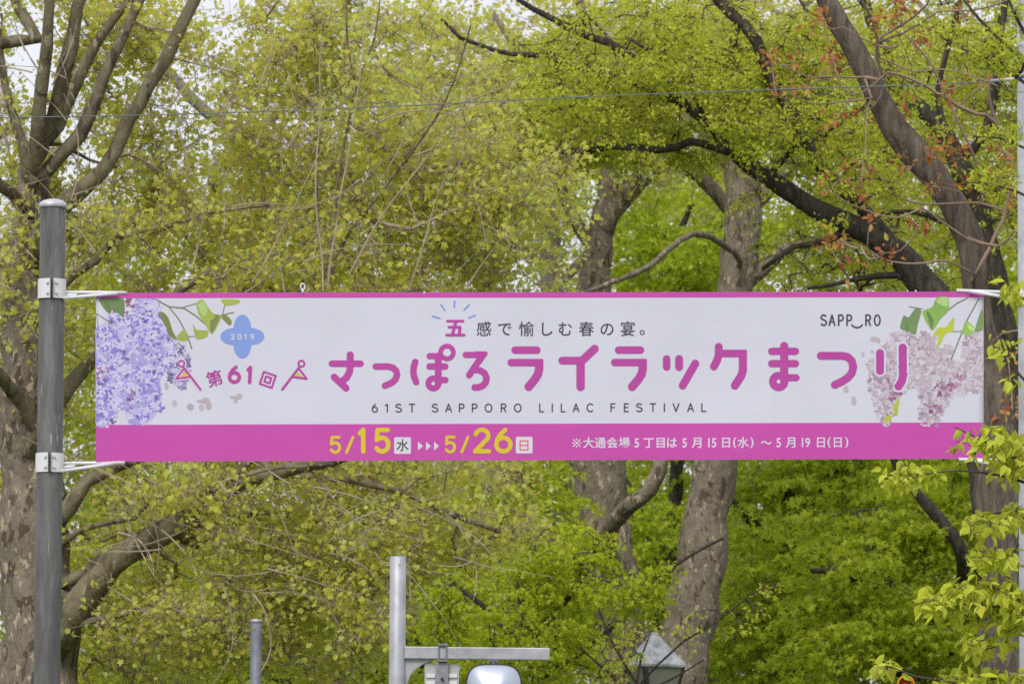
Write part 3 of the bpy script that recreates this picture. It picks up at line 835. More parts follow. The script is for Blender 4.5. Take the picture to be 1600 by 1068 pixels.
# the tree at the right edge, in front of the grey pole
Y = 34.0
t = Tree('dogwood_tree', 'yellow-green young tree at the right edge, sprays hanging before the grey pole', base_of(1790, Y))
t.limb([(1790, ground_px(1790, Y), 34), (1785, 1300, 28), (1780, 1000, 24), (1770, 700, 20), (1755, 400, 15), (1740, 150, 10), (1720, -60, 6)], Y, trunk=True, n=12)
FG = (
    [(1770, 800, 8), (1700, 770, 5), (1640, 738, 3.5), (1600, 722, 2.5), (1570, 708, 2), (1545, 693, 1.6), (1515, 678, 1.2), (1492, 667, 0.8)],
    [(1770, 850, 8), (1690, 790, 5), (1620, 760, 3), (1560, 742, 2), (1500, 735, 1.6), (1440, 742, 1.2), (1395, 762, 0.9)],
    [(1778, 1060, 10), (1700, 1010, 6), (1640, 970, 4), (1600, 945, 3.2), (1580, 921, 2.8), (1574, 893, 2.2), (1580, 868, 1.6), (1592, 850, 1.2)],
    [(1590, 932, 2.2), (1546, 913, 1.8), (1524, 893, 1.4), (1508, 868, 1)],
    [(1600, 945, 2.5), (1550, 948, 2), (1500, 942, 1.6), (1455, 935, 1), (1432, 936, 0.8)],
    [(1770, 900, 8), (1680, 850, 5), (1610, 815, 2.6), (1570, 800, 1.8), (1530, 808, 1.2), (1500, 822, 0.9)],
    [(1778, 1150, 8), (1690, 1110, 5), (1600, 1085, 3), (1540, 1075, 2.4), (1480, 1064, 2), (1432, 1056, 1.7), (1400, 1044, 1.2), (1384, 1040, 0.9)],
    [(1765, 640, 7), (1690, 640, 4), (1620, 610, 2.6), (1585, 575, 2), (1568, 545, 1.5), (1560, 520, 1)],
    [(1757, 520, 6), (1680, 500, 4), (1620, 478, 2.2), (1590, 462, 1.6), (1565, 446, 1)],
    [(1755, 420, 6), (1680, 360, 4), (1610, 310, 2.4), (1560, 290, 1.8), (1515, 285, 1.2)],
    [(1750, 300, 6), (1670, 260, 4), (1610, 235, 2.2), (1560, 215, 1.6), (1520, 214, 1)],
    [(1745, 230, 7), (1670, 180, 5), (1615, 140, 3), (1575, 112, 2.6), (1540, 92, 2.2), (1500, 75, 1.5), (1450, 45, 1)],
    [(1740, 150, 6), (1660, 110, 4.5), (1608, 60, 3.2), (1586, 22, 2.6), (1572, -10, 2), (1560, -50, 1.5)],
    [(1600, 100, 2.5), (1560, 60, 2), (1530, 30, 2.5), (1510, 5, 2), (1490, -20, 1.5)],
    [(1560, 104, 1.5), (1530, 95, 1.2), (1498, 72, 0.9)],
)
for i, L in enumerate(FG):
    t.limb([(*p, Y + (i % 3 - 1) * 0.25 * k / len(L)) for k, p in enumerate(L)], wob=0.5, n=7, step=0.06)
sprays = [(1545, 690, 55, 22, 30), (1590, 735, 30, 14, 16), (1420, 745, 48, 20, 30), (1580, 708, 30, 20, 16), (1545, 815, 52, 16, 30), (1590, 800, 20, 14, 10), (1550, 870, 50, 16, 26), (1535, 935, 70, 36, 74), (1470, 945, 42, 18, 28), (1590, 960, 34, 40, 40),
          (1385, 1043, 13, 7, 8), (1510, 1062, 55, 14, 44), (1580, 1066, 40, 14, 26), (1580, 450, 24, 12, 8), (1578, 530, 24, 16, 3), (1575, 585, 22, 12, 3), (1535, 1005, 40, 14, 18)]
T = t.targets([(x, y, rx, ry, 34, 0.45, n) for x, y, rx, ry, n in sprays])
paths = t.grow(T, pen=0.12, step=0.06, wig=0.08, sag=0.06, rtip=0.0016, rmax=0.006)
t.leaves_along(paths, 4.6, 0.03, 0.6, srad=0.0009)
t.crown(0.074, 'ovate', M['dogwood_leaf'], up=0.75, hang=0.75, sv=0.35, droop=0.4)
t.leafP, t.leafD = [], []
T = t.targets([(1550, 75, 60, 40, 34, 0.5, 60), (1565, 100, 40, 22, 34, 0.4, 28), (1480, 50, 38, 14, 34, 0.3, 22), (1568, 215, 46, 13, 34, 0.3, 20), (1550, 285, 44, 20, 34, 0.4, 32), (1592, 25, 14, 26, 34, 0.3, 8)])
paths = t.grow(T, pen=0.12, step=0.06, wig=0.08, sag=0.05, rtip=0.0014, rmax=0.005)
t.leaves_along(paths, 9, 0.032, 0.7, srad=0.0008)
t.crown(0.046, 'narrow', M['dogwood_leaf'], up=0.5, hang=-0.15, sv=0.35, name='upper_crown')
t.finish(M['grey_bark'], M['dark_twig'], M['dark_twig'])
#TREES_END


# ------------------------------------------------------------------ the banner
BY0, BYAW = 37.3, 0.072            # distance of the panel's middle; its right end stands a little farther off
BN = Vector((BYAW, -1.0, 0)).normalized()          # towards the camera
BO = at(845, 720, BY0)
BROOT = Vector((BO.x, BY0 + BYAW * BO.x, BO.z))


def bpt(px, py, off=0.0):
    d = CAMROT @ Vector(((px - 800.0) / FPX, -(py - 534.0) / FPX, -1.0))
    k = BY0 / (d.y - BYAW * d.x)
    p = Vector((d.x * k, d.y * k, CAM_Z + d.z * k))
    w = 0.0035 * math.sin(p.x * 2.1 + 0.7 * p.z) + 0.002 * math.sin(p.x * 5.3 - 1.9 * p.z + 1.0)
    return p + BN * ((off * 0.2 if off < 0.02 else off) + w)


banner = empty('festival_banner', BROOT, 'long white and magenta lilac festival banner stretched between the two poles', 'banner')


def bgrid(name, x0, y0, x1, y1, off, mat, nx=120, ny=6, corners=None, solid=0.0):
    b = MB()
    vs = []
    for j in range(ny + 1):
        for i in range(nx + 1):
            u, v = i / nx, j / ny
            if corners:
                (ax, ay), (bx, by), (cx, cy2), (dx, dy) = corners
                x = (ax * (1 - u) + bx * u) * (1 - v) + (dx * (1 - u) + cx * u) * v
                y = (ay * (1 - u) + by * u) * (1 - v) + (dy * (1 - u) + cy2 * u) * v
            else:
                x, y = x0 + (x1 - x0) * u, y0 + (y1 - y0) * v
            vs.append(bpt(x, y, off))
    fs = [(j * (nx + 1) + i, (j + 1) * (nx + 1) + i, (j + 1) * (nx + 1) + i + 1, j * (nx + 1) + i + 1) for j in range(ny) for i in range(nx)]
    b.add(vs, fs)
    o = b.build(name, mat, banner, True)
    if solid:
        m = o.modifiers.new('thickness', 'SOLIDIFY')
        m.thickness, m.offset = solid, -1
    return o


def vinyl(name, c, rough=0.5, var=0.03):
    m, nt, b = new_mat(name)
    n = noise_tex(nt, 1.6, 3, 0.5)
    r = ramp(nt, n.outputs['Fac'], [(0.3, tuple(x * (1 - var) for x in c[:3])), (0.7, tuple(min(1, x * (1 + var)) for x in c[:3]))])
    nt.links.new(r.outputs[0], b.inputs['Base Color'])
    b.inputs['Roughness'].default_value = rough
    b.inputs['Specular IOR Level'].default_value = 0.35
    n2 = noise_tex(nt, 2.2, 3, 0.5, (0.5, 1, 1.4))
    bump(nt, b, n2.outputs['Fac'], 0.25, 0.02)
    return m


WHITE = vinyl('banner_white', (0.57, 0.58, 0.645, 1))
PINK = vinyl('banner_magenta', (0.50, 0.066, 0.345, 1))
INK_PINK = vinyl('ink_magenta', (0.42, 0.055, 0.30, 1))
INK_DARK = vinyl('ink_charcoal', (0.055, 0.055, 0.06, 1))
INK_YELLOW = vinyl('ink_yellow', (0.62, 0.48, 0.02, 1))
INK_BLUE = vinyl('ink_blue', (0.205, 0.305, 0.64, 1))
INK_RED = vinyl('ink_red', (0.70, 0.07, 0.07, 1))
INK_LIME = vinyl('ink_lime', (0.45, 0.52, 0.04, 1))

C4 = lambda y0, y1: [(150, y0[0]), (1537, y0[1]), (1537, y1[1]), (150, y1[0])]
bgrid('sheet', 0, 0, 0, 0, 0.0, WHITE, 140, 26, C4((457.3, 455.3), (720.7, 716.3)), solid=0.012)
bgrid('top_band', 0, 0, 0, 0, 0.004, PINK, 140, 2, C4((457.3, 455.3), (465.6, 464.2)))
bgrid('bottom_band', 0, 0, 0, 0, 0.004, PINK, 140, 6, C4((663.3, 659.6), (720.7, 716.3)))


# --- flat printed shapes from signed distances
class Shape:
    def __init__(s, sub=1.0):
        s.pr, s.sub = [], sub

    def stroke(s, pts, w):
        s.pr.append(('s', np.array(pts, float), w / 2)); return s

    def ring(s, cx, cy, r, w):
        a = np.linspace(0, 2 * math.pi, 33)
        return s.stroke(np.stack([cx + r * np.cos(a), cy + r * np.sin(a)], 1), w)

    def poly(s, pts, r=0.0):
        s.pr.append(('p', np.array(pts, float), r)); return s

    def leaf(s, pts, r=0.4, k=4):
        P = np.array(pts, float)
        out = []
        n = len(P)
        for i in range(n):
            p0, p1, p2, p3 = P[i - 1], P[i], P[(i + 1) % n], P[(i + 2) % n]
            for q in range(k):
                t = q / k
                c = 0.5 * (2 * p1 + (p2 - p0) * t + (2 * p0 - 5 * p1 + 4 * p2 - p3) * t * t + (3 * p1 - p0 - 3 * p2 + p3) * t ** 3)
                out.append((1 - 0.35) * c + 0.35 * (p1 + (p2 - p1) * t))
        return s.poly(out, r)

    def ell(s, cx, cy, rx, ry):
        a = np.linspace(0, 2 * math.pi, 41)[:-1]
        return s.poly(np.stack([cx + rx * np.cos(a), cy + ry * np.sin(a)], 1))

    def dist(s, X, Y):
        D = np.full(X.shape, 1e9)
        for k, P, r in s.pr:
            if k == 's':
                A, B = P[:-1], P[1:]
                closed = False
            else:
                A, B = P, np.roll(P, -1, 0)
                inside = np.zeros(X.shape, bool)
            d = np.full(X.shape, 1e9)
            for a, b in zip(A, B):
                ab = b - a
                L = max((ab ** 2).sum(), 1e-12)
                t = np.clip(((X - a[0]) * ab[0] + (Y - a[1]) * ab[1]) / L, 0, 1)
                d = np.minimum(d, (X - a[0] - ab[0] * t) ** 2 + (Y - a[1] - ab[1] * t) ** 2)
                if k == 'p' and a[1] != b[1]:
                    c = ((a[1] > Y) != (b[1] > Y)) & (X < (b[0] - a[0]) * (Y - a[1]) / (b[1] - a[1]) + a[0])
                    inside ^= c
            d = np.sqrt(d)
            if k == 'p': d = np.where(inside, -d, d)
            D = np.minimum(D, d - r)
        return D

    def mesh(s, name, mat, off, parent, grow=0.0):
        h = s.sub
        lo = np.min([p.min(0) - r for k, p, r in s.pr], 0) - grow - 2 * h
        hi = np.max([p.max(0) + r for k, p, r in s.pr], 0) + grow + 2 * h
        xs, ys = np.arange(lo[0], hi[0], h), np.arange(lo[1], hi[1], h)
        X, Yg = np.meshgrid(xs, ys)
        D = s.dist(X, Yg) - grow
        D[np.abs(D) < 1e-6] = 1e-6
        I = D < 0
        V, key, F = [], {}, []

        def vert(k, x, y):
            if k not in key:
                key[k] = len(V); V.append((x, y))
            return key[k]

        ny, nx = D.shape
        q = I[:-1, :-1].astype(int) + I[:-1, 1:] * 2 + I[1:, 1:] * 4 + I[1:, :-1] * 8
        for j in range(ny - 1):
            row = q[j]
            i = 0
            nz = np.nonzero(row)[0]
            if not len(nz): continue
            i = nz[0]
            while i <= nz[-1]:
                c = row[i]
                if c == 15:
                    e = i
                    while e + 1 < nx - 1 and row[e + 1] == 15: e += 1
                    F.append((vert((i, j, 0), xs[i], ys[j]), vert((e + 1, j, 0), xs[e + 1], ys[j]), vert((e + 1, j + 1, 0), xs[e + 1], ys[j + 1]), vert((i, j + 1, 0), xs[i], ys[j + 1])))
                    i = e + 1
                    continue
                if c:
                    cor = [(i, j), (i + 1, j), (i + 1, j + 1), (i, j + 1)]
                    poly = []
                    for m in range(4):
                        a, b2 = cor[m], cor[(m + 1) % 4]
                        da, db = D[a[1], a[0]], D[b2[1], b2[0]]
                        if da < 0: poly.append(vert((*a, 0), xs[a[0]], ys[a[1]]))
                        if (da < 0) != (db < 0):
                            tt = da / (da - db)
                            kk = (min(a, b2), max(a, b2))
                            poly.append(vert(kk, xs[a[0]] + (xs[b2[0]] - xs[a[0]]) * tt, ys[a[1]] + (ys[b2[1]] - ys[a[1]]) * tt))
                    if len(poly) >= 3: F.append(tuple(poly))
                i += 1
        b = MB()
        b.add([bpt(x, y, off) for x, y in V], [tuple(reversed(f)) for f in F])
        return b.build(name, mat, parent)


def arc(cx, cy, rx, ry, a0, a1, n=14):
    a = np.radians(np.linspace(a0, a1, n))
    return [(cx + rx * math.cos(x), cy + ry * math.sin(x)) for x in a]


# stroke letters: cap height 1, y up, x centred
def GL(w):
    return {
        'S': [arc(0, .745, w, .255, 35, 200) + arc(0, .255, w * 1.08, .255, 80, -150)],
        'T': [[(-w, 1), (w, 1)], [(0, 1), (0, 0)]],
        'A': [[(-w * 1.1, 0), (0, 1), (w * 1.1, 0)], [(-w * .68, .33), (w * .68, .33)]],
        'P': [[(-w * .8, 0), (-w * .8, 1)], [(-w * .8, 1), (w * .2, 1)] + arc(w * .2, .73, w * .75, .27, 90, -90) + [(-w * .8, .46)]],
        'R': [[(-w * .8, 0), (-w * .8, 1)], [(-w * .8, 1), (w * .2, 1)] + arc(w * .2, .75, w * .75, .25, 90, -90) + [(-w * .8, .5)], [(w * .1, .5), (w * .95, 0)]],
        'O': [arc(0, .5, w * 1.25, .5, 0, 360, 33)],
        'L': [[(-w * .7, 1), (-w * .7, 0), (w * .8, 0)]],
        'I': [[(0, 0), (0, 1)]],
        'C': [arc(w * .1, .5, w * 1.25, .5, 48, 312, 24)],
        'F': [[(-w * .7, 0), (-w * .7, 1), (w * .8, 1)], [(-w * .7, .53), (w * .6, .53)]],
        'E': [[(w * .8, 0), (-w * .7, 0), (-w * .7, 1), (w * .8, 1)], [(-w * .7, .53), (w * .6, .53)]],
        'V': [[(-w * 1.1, 1), (0, 0), (w * 1.1, 1)]],
        '0': [arc(0, .5, w * .95, .5, 0, 360, 33)],
        '1': [[(-w * .55, .84), (w * .2, 1), (w * .2, 0)]],
        '2': [arc(0, .72, w * .92, .28, 165, -25) + [(-w * .98, 0), (w, 0)]],
        '5': [[(w * .85, 1), (-w * .72, 1), (-w * .85, .54)] + arc(-w * .02, .32, w, .32, 125, -150)],
        '6': [arc(0, .315, w, .315, 0, 360, 33), [(w * .25, 1), (-w * .45, .78), (-w * .85, .55), (-w, .32)]],
        '9': [arc(0, .685, w, .315, 0, 360, 33), [(-w * .25, 0), (w * .45, .22), (w * .85, .45), (w, .68)]],
    }


def put(sh, ch, cx, y0, y1, hw, sw, rot=0.0, skew=0.0):
    """stroke letter ch with its outer top at y0 and outer bottom at y1, half width hw"""
    H = (y1 - y0) - sw
    w = (hw - sw / 2) / H
    for st in GL(w)[ch]:
        P = []
        for x, y in st:
            X, Yv = x * H, (0.5 - y) * H
            c, s_ = math.cos(rot), math.sin(rot)
            P.append((cx + X * c - Yv * s_, (y0 + y1) / 2 + X * s_ + Yv * c))
        sh.stroke(P, sw)


V2 = lambda *p: [(140 + x / 4.45, 440 + y / 4.45) for x, y in p]
V3 = lambda *p: [(490 + x / 3.956, 450 + y / 3.956) for x, y in p]
V4 = lambda *p: [(780 + x / 3.956, 450 + y / 3.956) for x, y in p]
V5 = lambda *p: [(1080 + x / 3.9556, 450 + y / 3.9556) for x, y in p]
V6 = lambda *p: [(1260 + x / 3.444, 430 + y / 3.444) for x, y in p]
VF = lambda *p: [(260 + x / 6.283, 480 + y / 6.283) for x, y in p]
VD = lambda *p: [(500 + x / 4.706, 660 + y / 4.706) for x, y in p]
VR = lambda *p: [(1340 + x / 4.643, 450 + y / 4.643) for x, y in p]
k3 = 3.956

# title
s = Shape(0.8)
s.stroke(V3((113, 466), (290, 466)), 40 / k3).stroke(V3((226, 412), (227, 478), (222, 515), (205, 550), (172, 578)), 43 / k3).stroke(V3((127, 549), (200, 617)), 42 / k3)
s.stroke(V3((384, 484), (462, 484), (490, 491), (510, 510), (516, 535), (506, 562), (484, 583), (441, 602)), 40 / k3)
s.stroke(V3((628, 456), (619, 485), (616, 515), (620, 545), (633, 580)), 40 / k3)
s.stroke(V3((716, 420), (780, 420)), 38 / k3).stroke(V3((716, 484), (813, 484)), 40 / k3).stroke(V3((780, 567), (815, 567)), 38 / k3).stroke(V3((770, 420), (770, 590)), 42 / k3)
s.ring(*V3((740, 588))[0], 31 / k3, 36 / k3).ring(*V3((824, 397))[0], 39.5 / k3, 29 / k3)
s.stroke(V3((940, 412), (1045, 412)), 38 / k3).stroke(V3((1040, 420), (961, 537)), 40 / k3).poly(V3((1000, 394), (1068, 394), (1072, 404), (1036, 458)), 1.0)
s.stroke(V3((1000, 505), (1030, 508), (1056, 524), (1069, 552), (1064, 580), (1046, 602), (1020, 612), (995, 613)), 40 / k3)
for dx in (0, 640):
    o = [(x + dx, y) for x, y in ((98, 382), (233, 382))]
    s.stroke(V4(*o), 46 / k3)
    o = [(x + dx, y) for x, y in ((74, 459), (247, 459))]
    s.stroke(V4(*o), 46 / k3)
    o = [(x + dx, y) for x, y in ((247, 462), (247, 498), (240, 530), (222, 560), (182, 608))]
    s.stroke(V4(*o), 52 / k3)
    s.poly(V4(*[(x + dx, y) for x, y in ((230, 441), (267, 441), (267, 480), (230, 480))]), 1.3)
s.stroke(V4((390, 447), (510, 447)), 48 / k3).stroke(V4((590, 374), (514, 445)), 50 / k3).stroke(V4((503, 447), (503, 609)), 52 / k3)
s.stroke(V4((1035, 437), (1035, 486)), 46 / k3).stroke(V4((1112, 437), (1112, 486)), 48 / k3).stroke(V4((1212, 465), (1134, 601)), 48 / k3)
s.stroke(V5((170, 362), (170, 408), (160, 445), (140, 483)), 48 / k3).stroke(V5((172, 403), (320, 403)), 46 / k3).stroke(V5((319, 406), (319, 508), (308, 542), (270, 601)), 50 / k3).poly(V5((300, 385), (339, 385), (339, 420), (300, 420)), 1.3)
s.stroke(V5((497, 390), (643, 390)), 45 / k3).stroke(V5((497, 466), (643, 466)), 45 / k3).stroke(V5((575, 553), (647, 553)), 44 / k3).stroke(V5((574, 357), (574, 570)), 50 / k3)
s.ring(*V5((540, 576))[0], 36.5 / k3, 46 / k3)
s.stroke(V5((800, 418), (935, 418), (968, 426), (992, 450), (1001, 488), (993, 522), (968, 552), (935, 574), (887, 597)), 48 / k3)
s2 = Shape(0.8)
s2.stroke(V6((396, 418), (396, 514)), 43 / 3.444).stroke(V6((518, 388), (519, 545), (513, 570), (496, 597)), 44 / 3.444)
s.pr += s2.pr
s.mesh('title_lettering', INK_PINK, 0.010, banner)
s2.mesh('letter_outline', WHITE, 0.008, banner, grow=3.0)

# 第61回 and the flags
s = Shape(0.5)
put(s, '6', *VF((668, 0))[0][:1], 570.5, 599.3, 10.5, 5.6, math.radians(2))
put(s, '1', *VF((815, 0))[0][:1], 571.0, 599.8, 7.0, 5.6, math.radians(3))
sq = lambda h: [(995 + h * (x * math.cos(.33) - y * math.sin(.33)), 710 + h * (x * math.sin(.33) + y * math.cos(.33))) for x, y in ((-1, -1), (1, -1), (1, 1), (-1, 1), (-1, -1))]
s.stroke(VF(*sq(62)), 3.1).stroke(VF(*sq(27)), 3.0)
s.mesh('count_lettering', INK_PINK, 0.010, banner)


def flag(mirror, fill):
    f = (lambda *p: VF(*[((1472 - x) if mirror else x, y) for x, y in p]))
    fl = Shape(0.5)
    fl.ring(*f((147, 552))[0], 29 / 6.283, 19 / 6.283)
    fl.stroke(f((165, 582), (335, 806)), 23 / 6.283).stroke(f((172, 600), (95, 700), (230, 682)), 20 / 6.283)
    o = fl.mesh('flag_emblem', INK_PINK, 0.011, banner)
    if not mirror: fl.mesh('emblem_outline', WHITE, 0.009, o, grow=1.8)
    Shape(0.5).poly(f((182, 636), (142, 680), (215, 670)), 0.4).mesh('pennant', fill, 0.0105, o)


flag(False, INK_YELLOW)
flag(True, INK_LIME)

# 2019 badge
s = Shape(0.7)
cx, cy_ = V2((1062, 381))[0]
for a, c in ((0, 1), (0, -1), (1, 0), (-1, 0)):
    s.ell(cx + a * 11.2, cy_ + c * 11.2, 13.9 if c else 23.2, 13.6 if a else 23.0)
badge = s.mesh('year_badge', INK_BLUE, 0.006, banner)
s = Shape(0.35)
for ch, x in zip('2019', (651, 719, 777, 842)):
    put(s, ch, VF((x, 0))[0][0], 521.2, 530.8, 3.3, 1.7)
s.mesh('year_lettering', WHITE, 0.010, badge)

# 五 and its rays
s = Shape(0.5)
s.stroke(V3((827, 204), (923, 204)), 4.2).stroke(V3((836, 241), (905, 241)), 4.2).stroke(V3((880, 204), (857, 290)), 5.0).stroke(V3((904, 241), (900, 290)), 5.0).stroke(V3((822, 290), (930, 290)), 4.4)
s.mesh('accent_lettering', INK_PINK, 0.010, banner)
s = Shape(0.5)
for a, b_ in (((735, 173), (780, 187)), ((787, 102), (810, 136)), ((872, 80), (869, 119)), ((960, 104), (929, 135)), ((997, 168), (958, 184))):
    s.stroke(V3(a, b_), 2.4)
s.mesh('ray_marks', INK_BLUE, 0.010, banner)

# english line and city logo
s = Shape(0.4)
ex = [490 + x / 3.956 for x in (378, 452, 525, 608, 750, 834, 914, 994, 1081, 1173, 1262)] + [780 + x / 3.956 for x in (262, 328, 395, 475, 562, 702, 785, 866, 950, 1021, 1093, 1183, 1264)]
for ch, x in zip('61STSAPPOROLILACFESTIVAL', ex):
    y = 637.3 - (x - 580) * 0.0022
    put(s, ch, x, y - 7.0, y + 7.0, 5.0, 1.9)
s.mesh('english_lettering', INK_DARK, 0.010, banner)
s = Shape(0.4)
for ch, x in zip('SAPPRO', (92, 137, 184, 229, 331, 381)):
    put(s, ch, 1260 + x / 3.444, 490.8, 509.3, 5.2 if ch != 'O' else 4.7, 2.5)
s.stroke(V6(*arc(272, 255, 31, 26, 28, 152)), 2.5)
s.mesh('logo_lettering', INK_DARK, 0.010, banner)

# dates
s = Shape(0.6)
def dbox(ch, x0, x1, y0, y1, w):
    (a, b_), (c, d) = VD((x0, y0), (x1, y1))
    put(s, ch, (a + c) / 2, b_, d, (c - a) / 2, w / 4.706)
dbox('5', 68, 156, 97, 228, 21); dbox('1', 262, 360, 37, 228, 33); dbox('5', 394, 520, 37, 229, 33)
dbox('5', 914, 1001, 95, 226, 21); dbox('2', 1124, 1258, 36, 226, 32); dbox('6', 1280, 1417, 36, 226, 32)
s.stroke(VD((195, 218), (242, 107)), 4.4).stroke(VD((1042, 216), (1088, 105)), 4.4)
s.mesh('date_lettering', INK_YELLOW, 0.010, banner)
s = Shape(0.6)
for x0, y0 in ((545, 107), (1440, 103)):
    s.poly(VD((x0 + 12, y0 + 12), (x0 + 111, y0 + 12), (x0 + 111, y0 + 110), (x0 + 12, y0 + 110)), 12 / 4.706)
for k in range(3):
    s.poly(VD((722 + 59 * k, 143), (754 + 59 * k, 172), (722 + 59 * k, 201)), 0.4)
day_box = s.mesh('day_boxes', vinyl('ink_white', (0.60, 0.60, 0.65, 1)), 0.008, banner)
s = Shape(0.4)
s.stroke(VD((1471, 133), (1529, 133), (1529, 200), (1471, 200), (1471, 133)), 1.7).stroke(VD((1471, 166), (1529, 166)), 1.6)
s.mesh('day_lettering', INK_RED, 0.011, day_box)


def kanji(name, items, size, mat, off, thick, parent, cyoff=0.0):
    """items: (character, centre px, centre py, rotation, scale)"""
    b = MB()
    dg = bpy.context.evaluated_depsgraph_get
    for ch, x, y, rot, sc in items:
        c = bpy.data.curves.new('glyph', 'FONT')
        c.body, c.size, c.offset, c.resolution_u = ch, 1.0, (0.002 if ch == '※' else thick), 3
        c.align_x = 'CENTER'
        o = bpy.data.objects.new('glyph', c)
        COL.objects.link(o)
        bpy.context.view_layer.update()
        me = bpy.data.meshes.new_from_object(o.evaluated_get(dg()))
        bpy.data.objects.remove(o)
        V = np.array([v.co[:2] for v in me.vertices])
        if not len(V): continue
        V[:, 1] -= 0.35
        if ch in '()〜※。': V[:, 1] += 0.35 - (V[:, 1].min() + V[:, 1].max() + 0.7) / 2
        if ch in '0123456789':
            V[:, 1] += 0.35 - (V[:, 1].min() + V[:, 1].max() + 0.7) / 2
            V[:, 0] *= 0.85
        V[:, 0] -= (V[:, 0].min() + V[:, 0].max()) / 2
        co, si = math.cos(rot), math.sin(rot)
        P = [bpt(x + size * sc * (a * co + d * si), y + size * sc * (a * si - d * co), off) for a, d in V]
        b.add(P, [tuple(p.vertices) for p in me.polygons])
        bpy.data.meshes.remove(me)
    return b.build(name, mat, parent)


kx = lambda x: 680 + x / 4.571
kanji('slogan_lettering', [(c, kx(x), 514.2, 0, 1) for c, x in zip('感で愉しむ春の宴', (348, 497, 652, 800, 930, 1080, 1227, 1375))] + [('。', kx(1478), 519.2, 0, 1)], 24.5, INK_DARK, 0.010, 0.006, banner)
nx_ = lambda x: 880 + x / 3.478
s = Shape(0.35)
for sg in (1, -1):
    s.stroke([(nx_(73) - 5.2 * sg, 686.4), (nx_(73) + 5.2 * sg, 696.8)], 1.7)
for a, c in ((5.6, 0), (-5.6, 0), (0, 5.6), (0, -5.6)):
    s.ell(nx_(73) + a, 691.6 + c, 1.35, 1.35)
s.mesh('venue_lettering', vinyl('ink_pale_mark', (0.62, 0.58, 0.66, 1)), 0.010, banner)
note = list(zip('大通会場5丁目は5月15日(水)〜5月19日(日)', (138, 202, 267, 332, 400, 465, 530, 592, 660, 725, 792, 820, 885, 932, 977, 1025, 1103, 1170, 1235, 1300, 1328, 1400, 1445, 1492, 1540)))
kanji('venue_lettering', [(c, nx_(x), 691.8 - (x - 73) * 0.0006, 0, 1.12 if c.isdigit() else 1) for c, x in note], 18.0, vinyl('ink_pale', (0.62, 0.58, 0.66, 1)), 0.010, 0.018, banner)
kanji('day_lettering', [('水', *VD((607, 168))[0], 0, 1)], 20.0, INK_DARK, 0.011, 0.012, day_box)
kanji('count_lettering', [('第', VF((472, 702))[0][0] + a, VF((472, 702))[0][1] + c, math.radians(-15), 1) for a, c in ((0, 0), (.55, 0), (-.55, 0), (0, .4), (0, -.4))][:1], 26.0, INK_PINK, 0.0105, 0.016, banner)


# --- printed lilacs
def in_poly(P, x, y):
    c = False
    for (ax, ay), (bx, by) in zip(P, P[1:] + P[:1]):
        if (ay > y) != (by > y) and x < (bx - ax) * (y - ay) / (by - ay) + ax: c = not c
    return c


def ink_ramp(name, stops, dark=None, lo=0.55):
    m, nt, b = new_mat(name)
    g = nt.nodes.new('ShaderNodeNewGeometry')
    r = ramp(nt, g.outputs['Random Per Island'], stops)
    col = r.outputs[0]
    if dark:
        n = noise_tex(nt, 13.0, 3, 0.6)
        f = ramp(nt, n.outputs['Fac'], [(lo, (0, 0, 0)), (lo + 0.1, (0.85, 0.85, 0.85))])
        mx = nt.nodes.new('ShaderNodeMixRGB')
        mx.inputs['Color2'].default_value = (*dark[:3], 1)
        nt.links.new(f.outputs[0], mx.inputs['Fac'])
        nt.links.new(col, mx.inputs['Color1'])
        col = mx.outputs[0]
    nt.links.new(col, b.inputs['Base Color'])
    b.inputs['Roughness'].default_value = 0.55
    b.inputs['Specular IOR Level'].default_value = 0.3
    return m


def florets(name, polys, n, rad, mat, off, petal=(0.62, 0.42), keep=0.92, lay=0.0022):
    """printed lilac florets: four petals meeting in one eye; keep: share of the petals drawn"""
    b = MB()
    for P, share in polys:
        xs = [p[0] for p in P]; ys = [p[1] for p in P]
        k = 0
        while k < n * share:
            x, y = random.uniform(min(xs), max(xs)), random.uniform(min(ys), max(ys))
            if not in_poly(P, x, y): continue
            k += 1
            r = rad * random.uniform(0.65, 1.2)
            a0 = random.uniform(0, math.pi)
            sq_ = random.uniform(0.6, 1)
            tx, ty, o0 = random.gauss(0, 0.03), random.gauss(0, 0.03), off + random.uniform(0, lay)

            def pt(X, Yv):
                Xc, Yc = min(max(X, 150.3), 1536.7), min(max(Yv, 466), 668)
                return bpt(Xc, Yc, o0 + 0.0042 * ((Xc - x) * tx + (Yc - y) * ty))
            vs, fs = [pt(x, y)], []
            for q in range(4):
                if random.random() > keep: continue
                a = a0 + q * math.pi / 2 + random.uniform(-.12, .12)
                base = len(vs)
                for u, v in ((0.28, -0.24), (0.62, -0.40), (0.98, -0.32), (1.16, 0), (0.98, 0.32), (0.62, 0.40), (0.28, 0.24)):
                    u, v = u * r, v * r * petal[1] / 0.42
                    vs.append(pt(x + u * math.cos(a) - v * math.sin(a), y + (u * math.sin(a) + v * math.cos(a)) * sq_))
                fs.append(tuple([0] + list(range(base + 6, base - 1, -1))))
            if fs: b.add(vs, fs)
    return b.build(name, mat, banner)


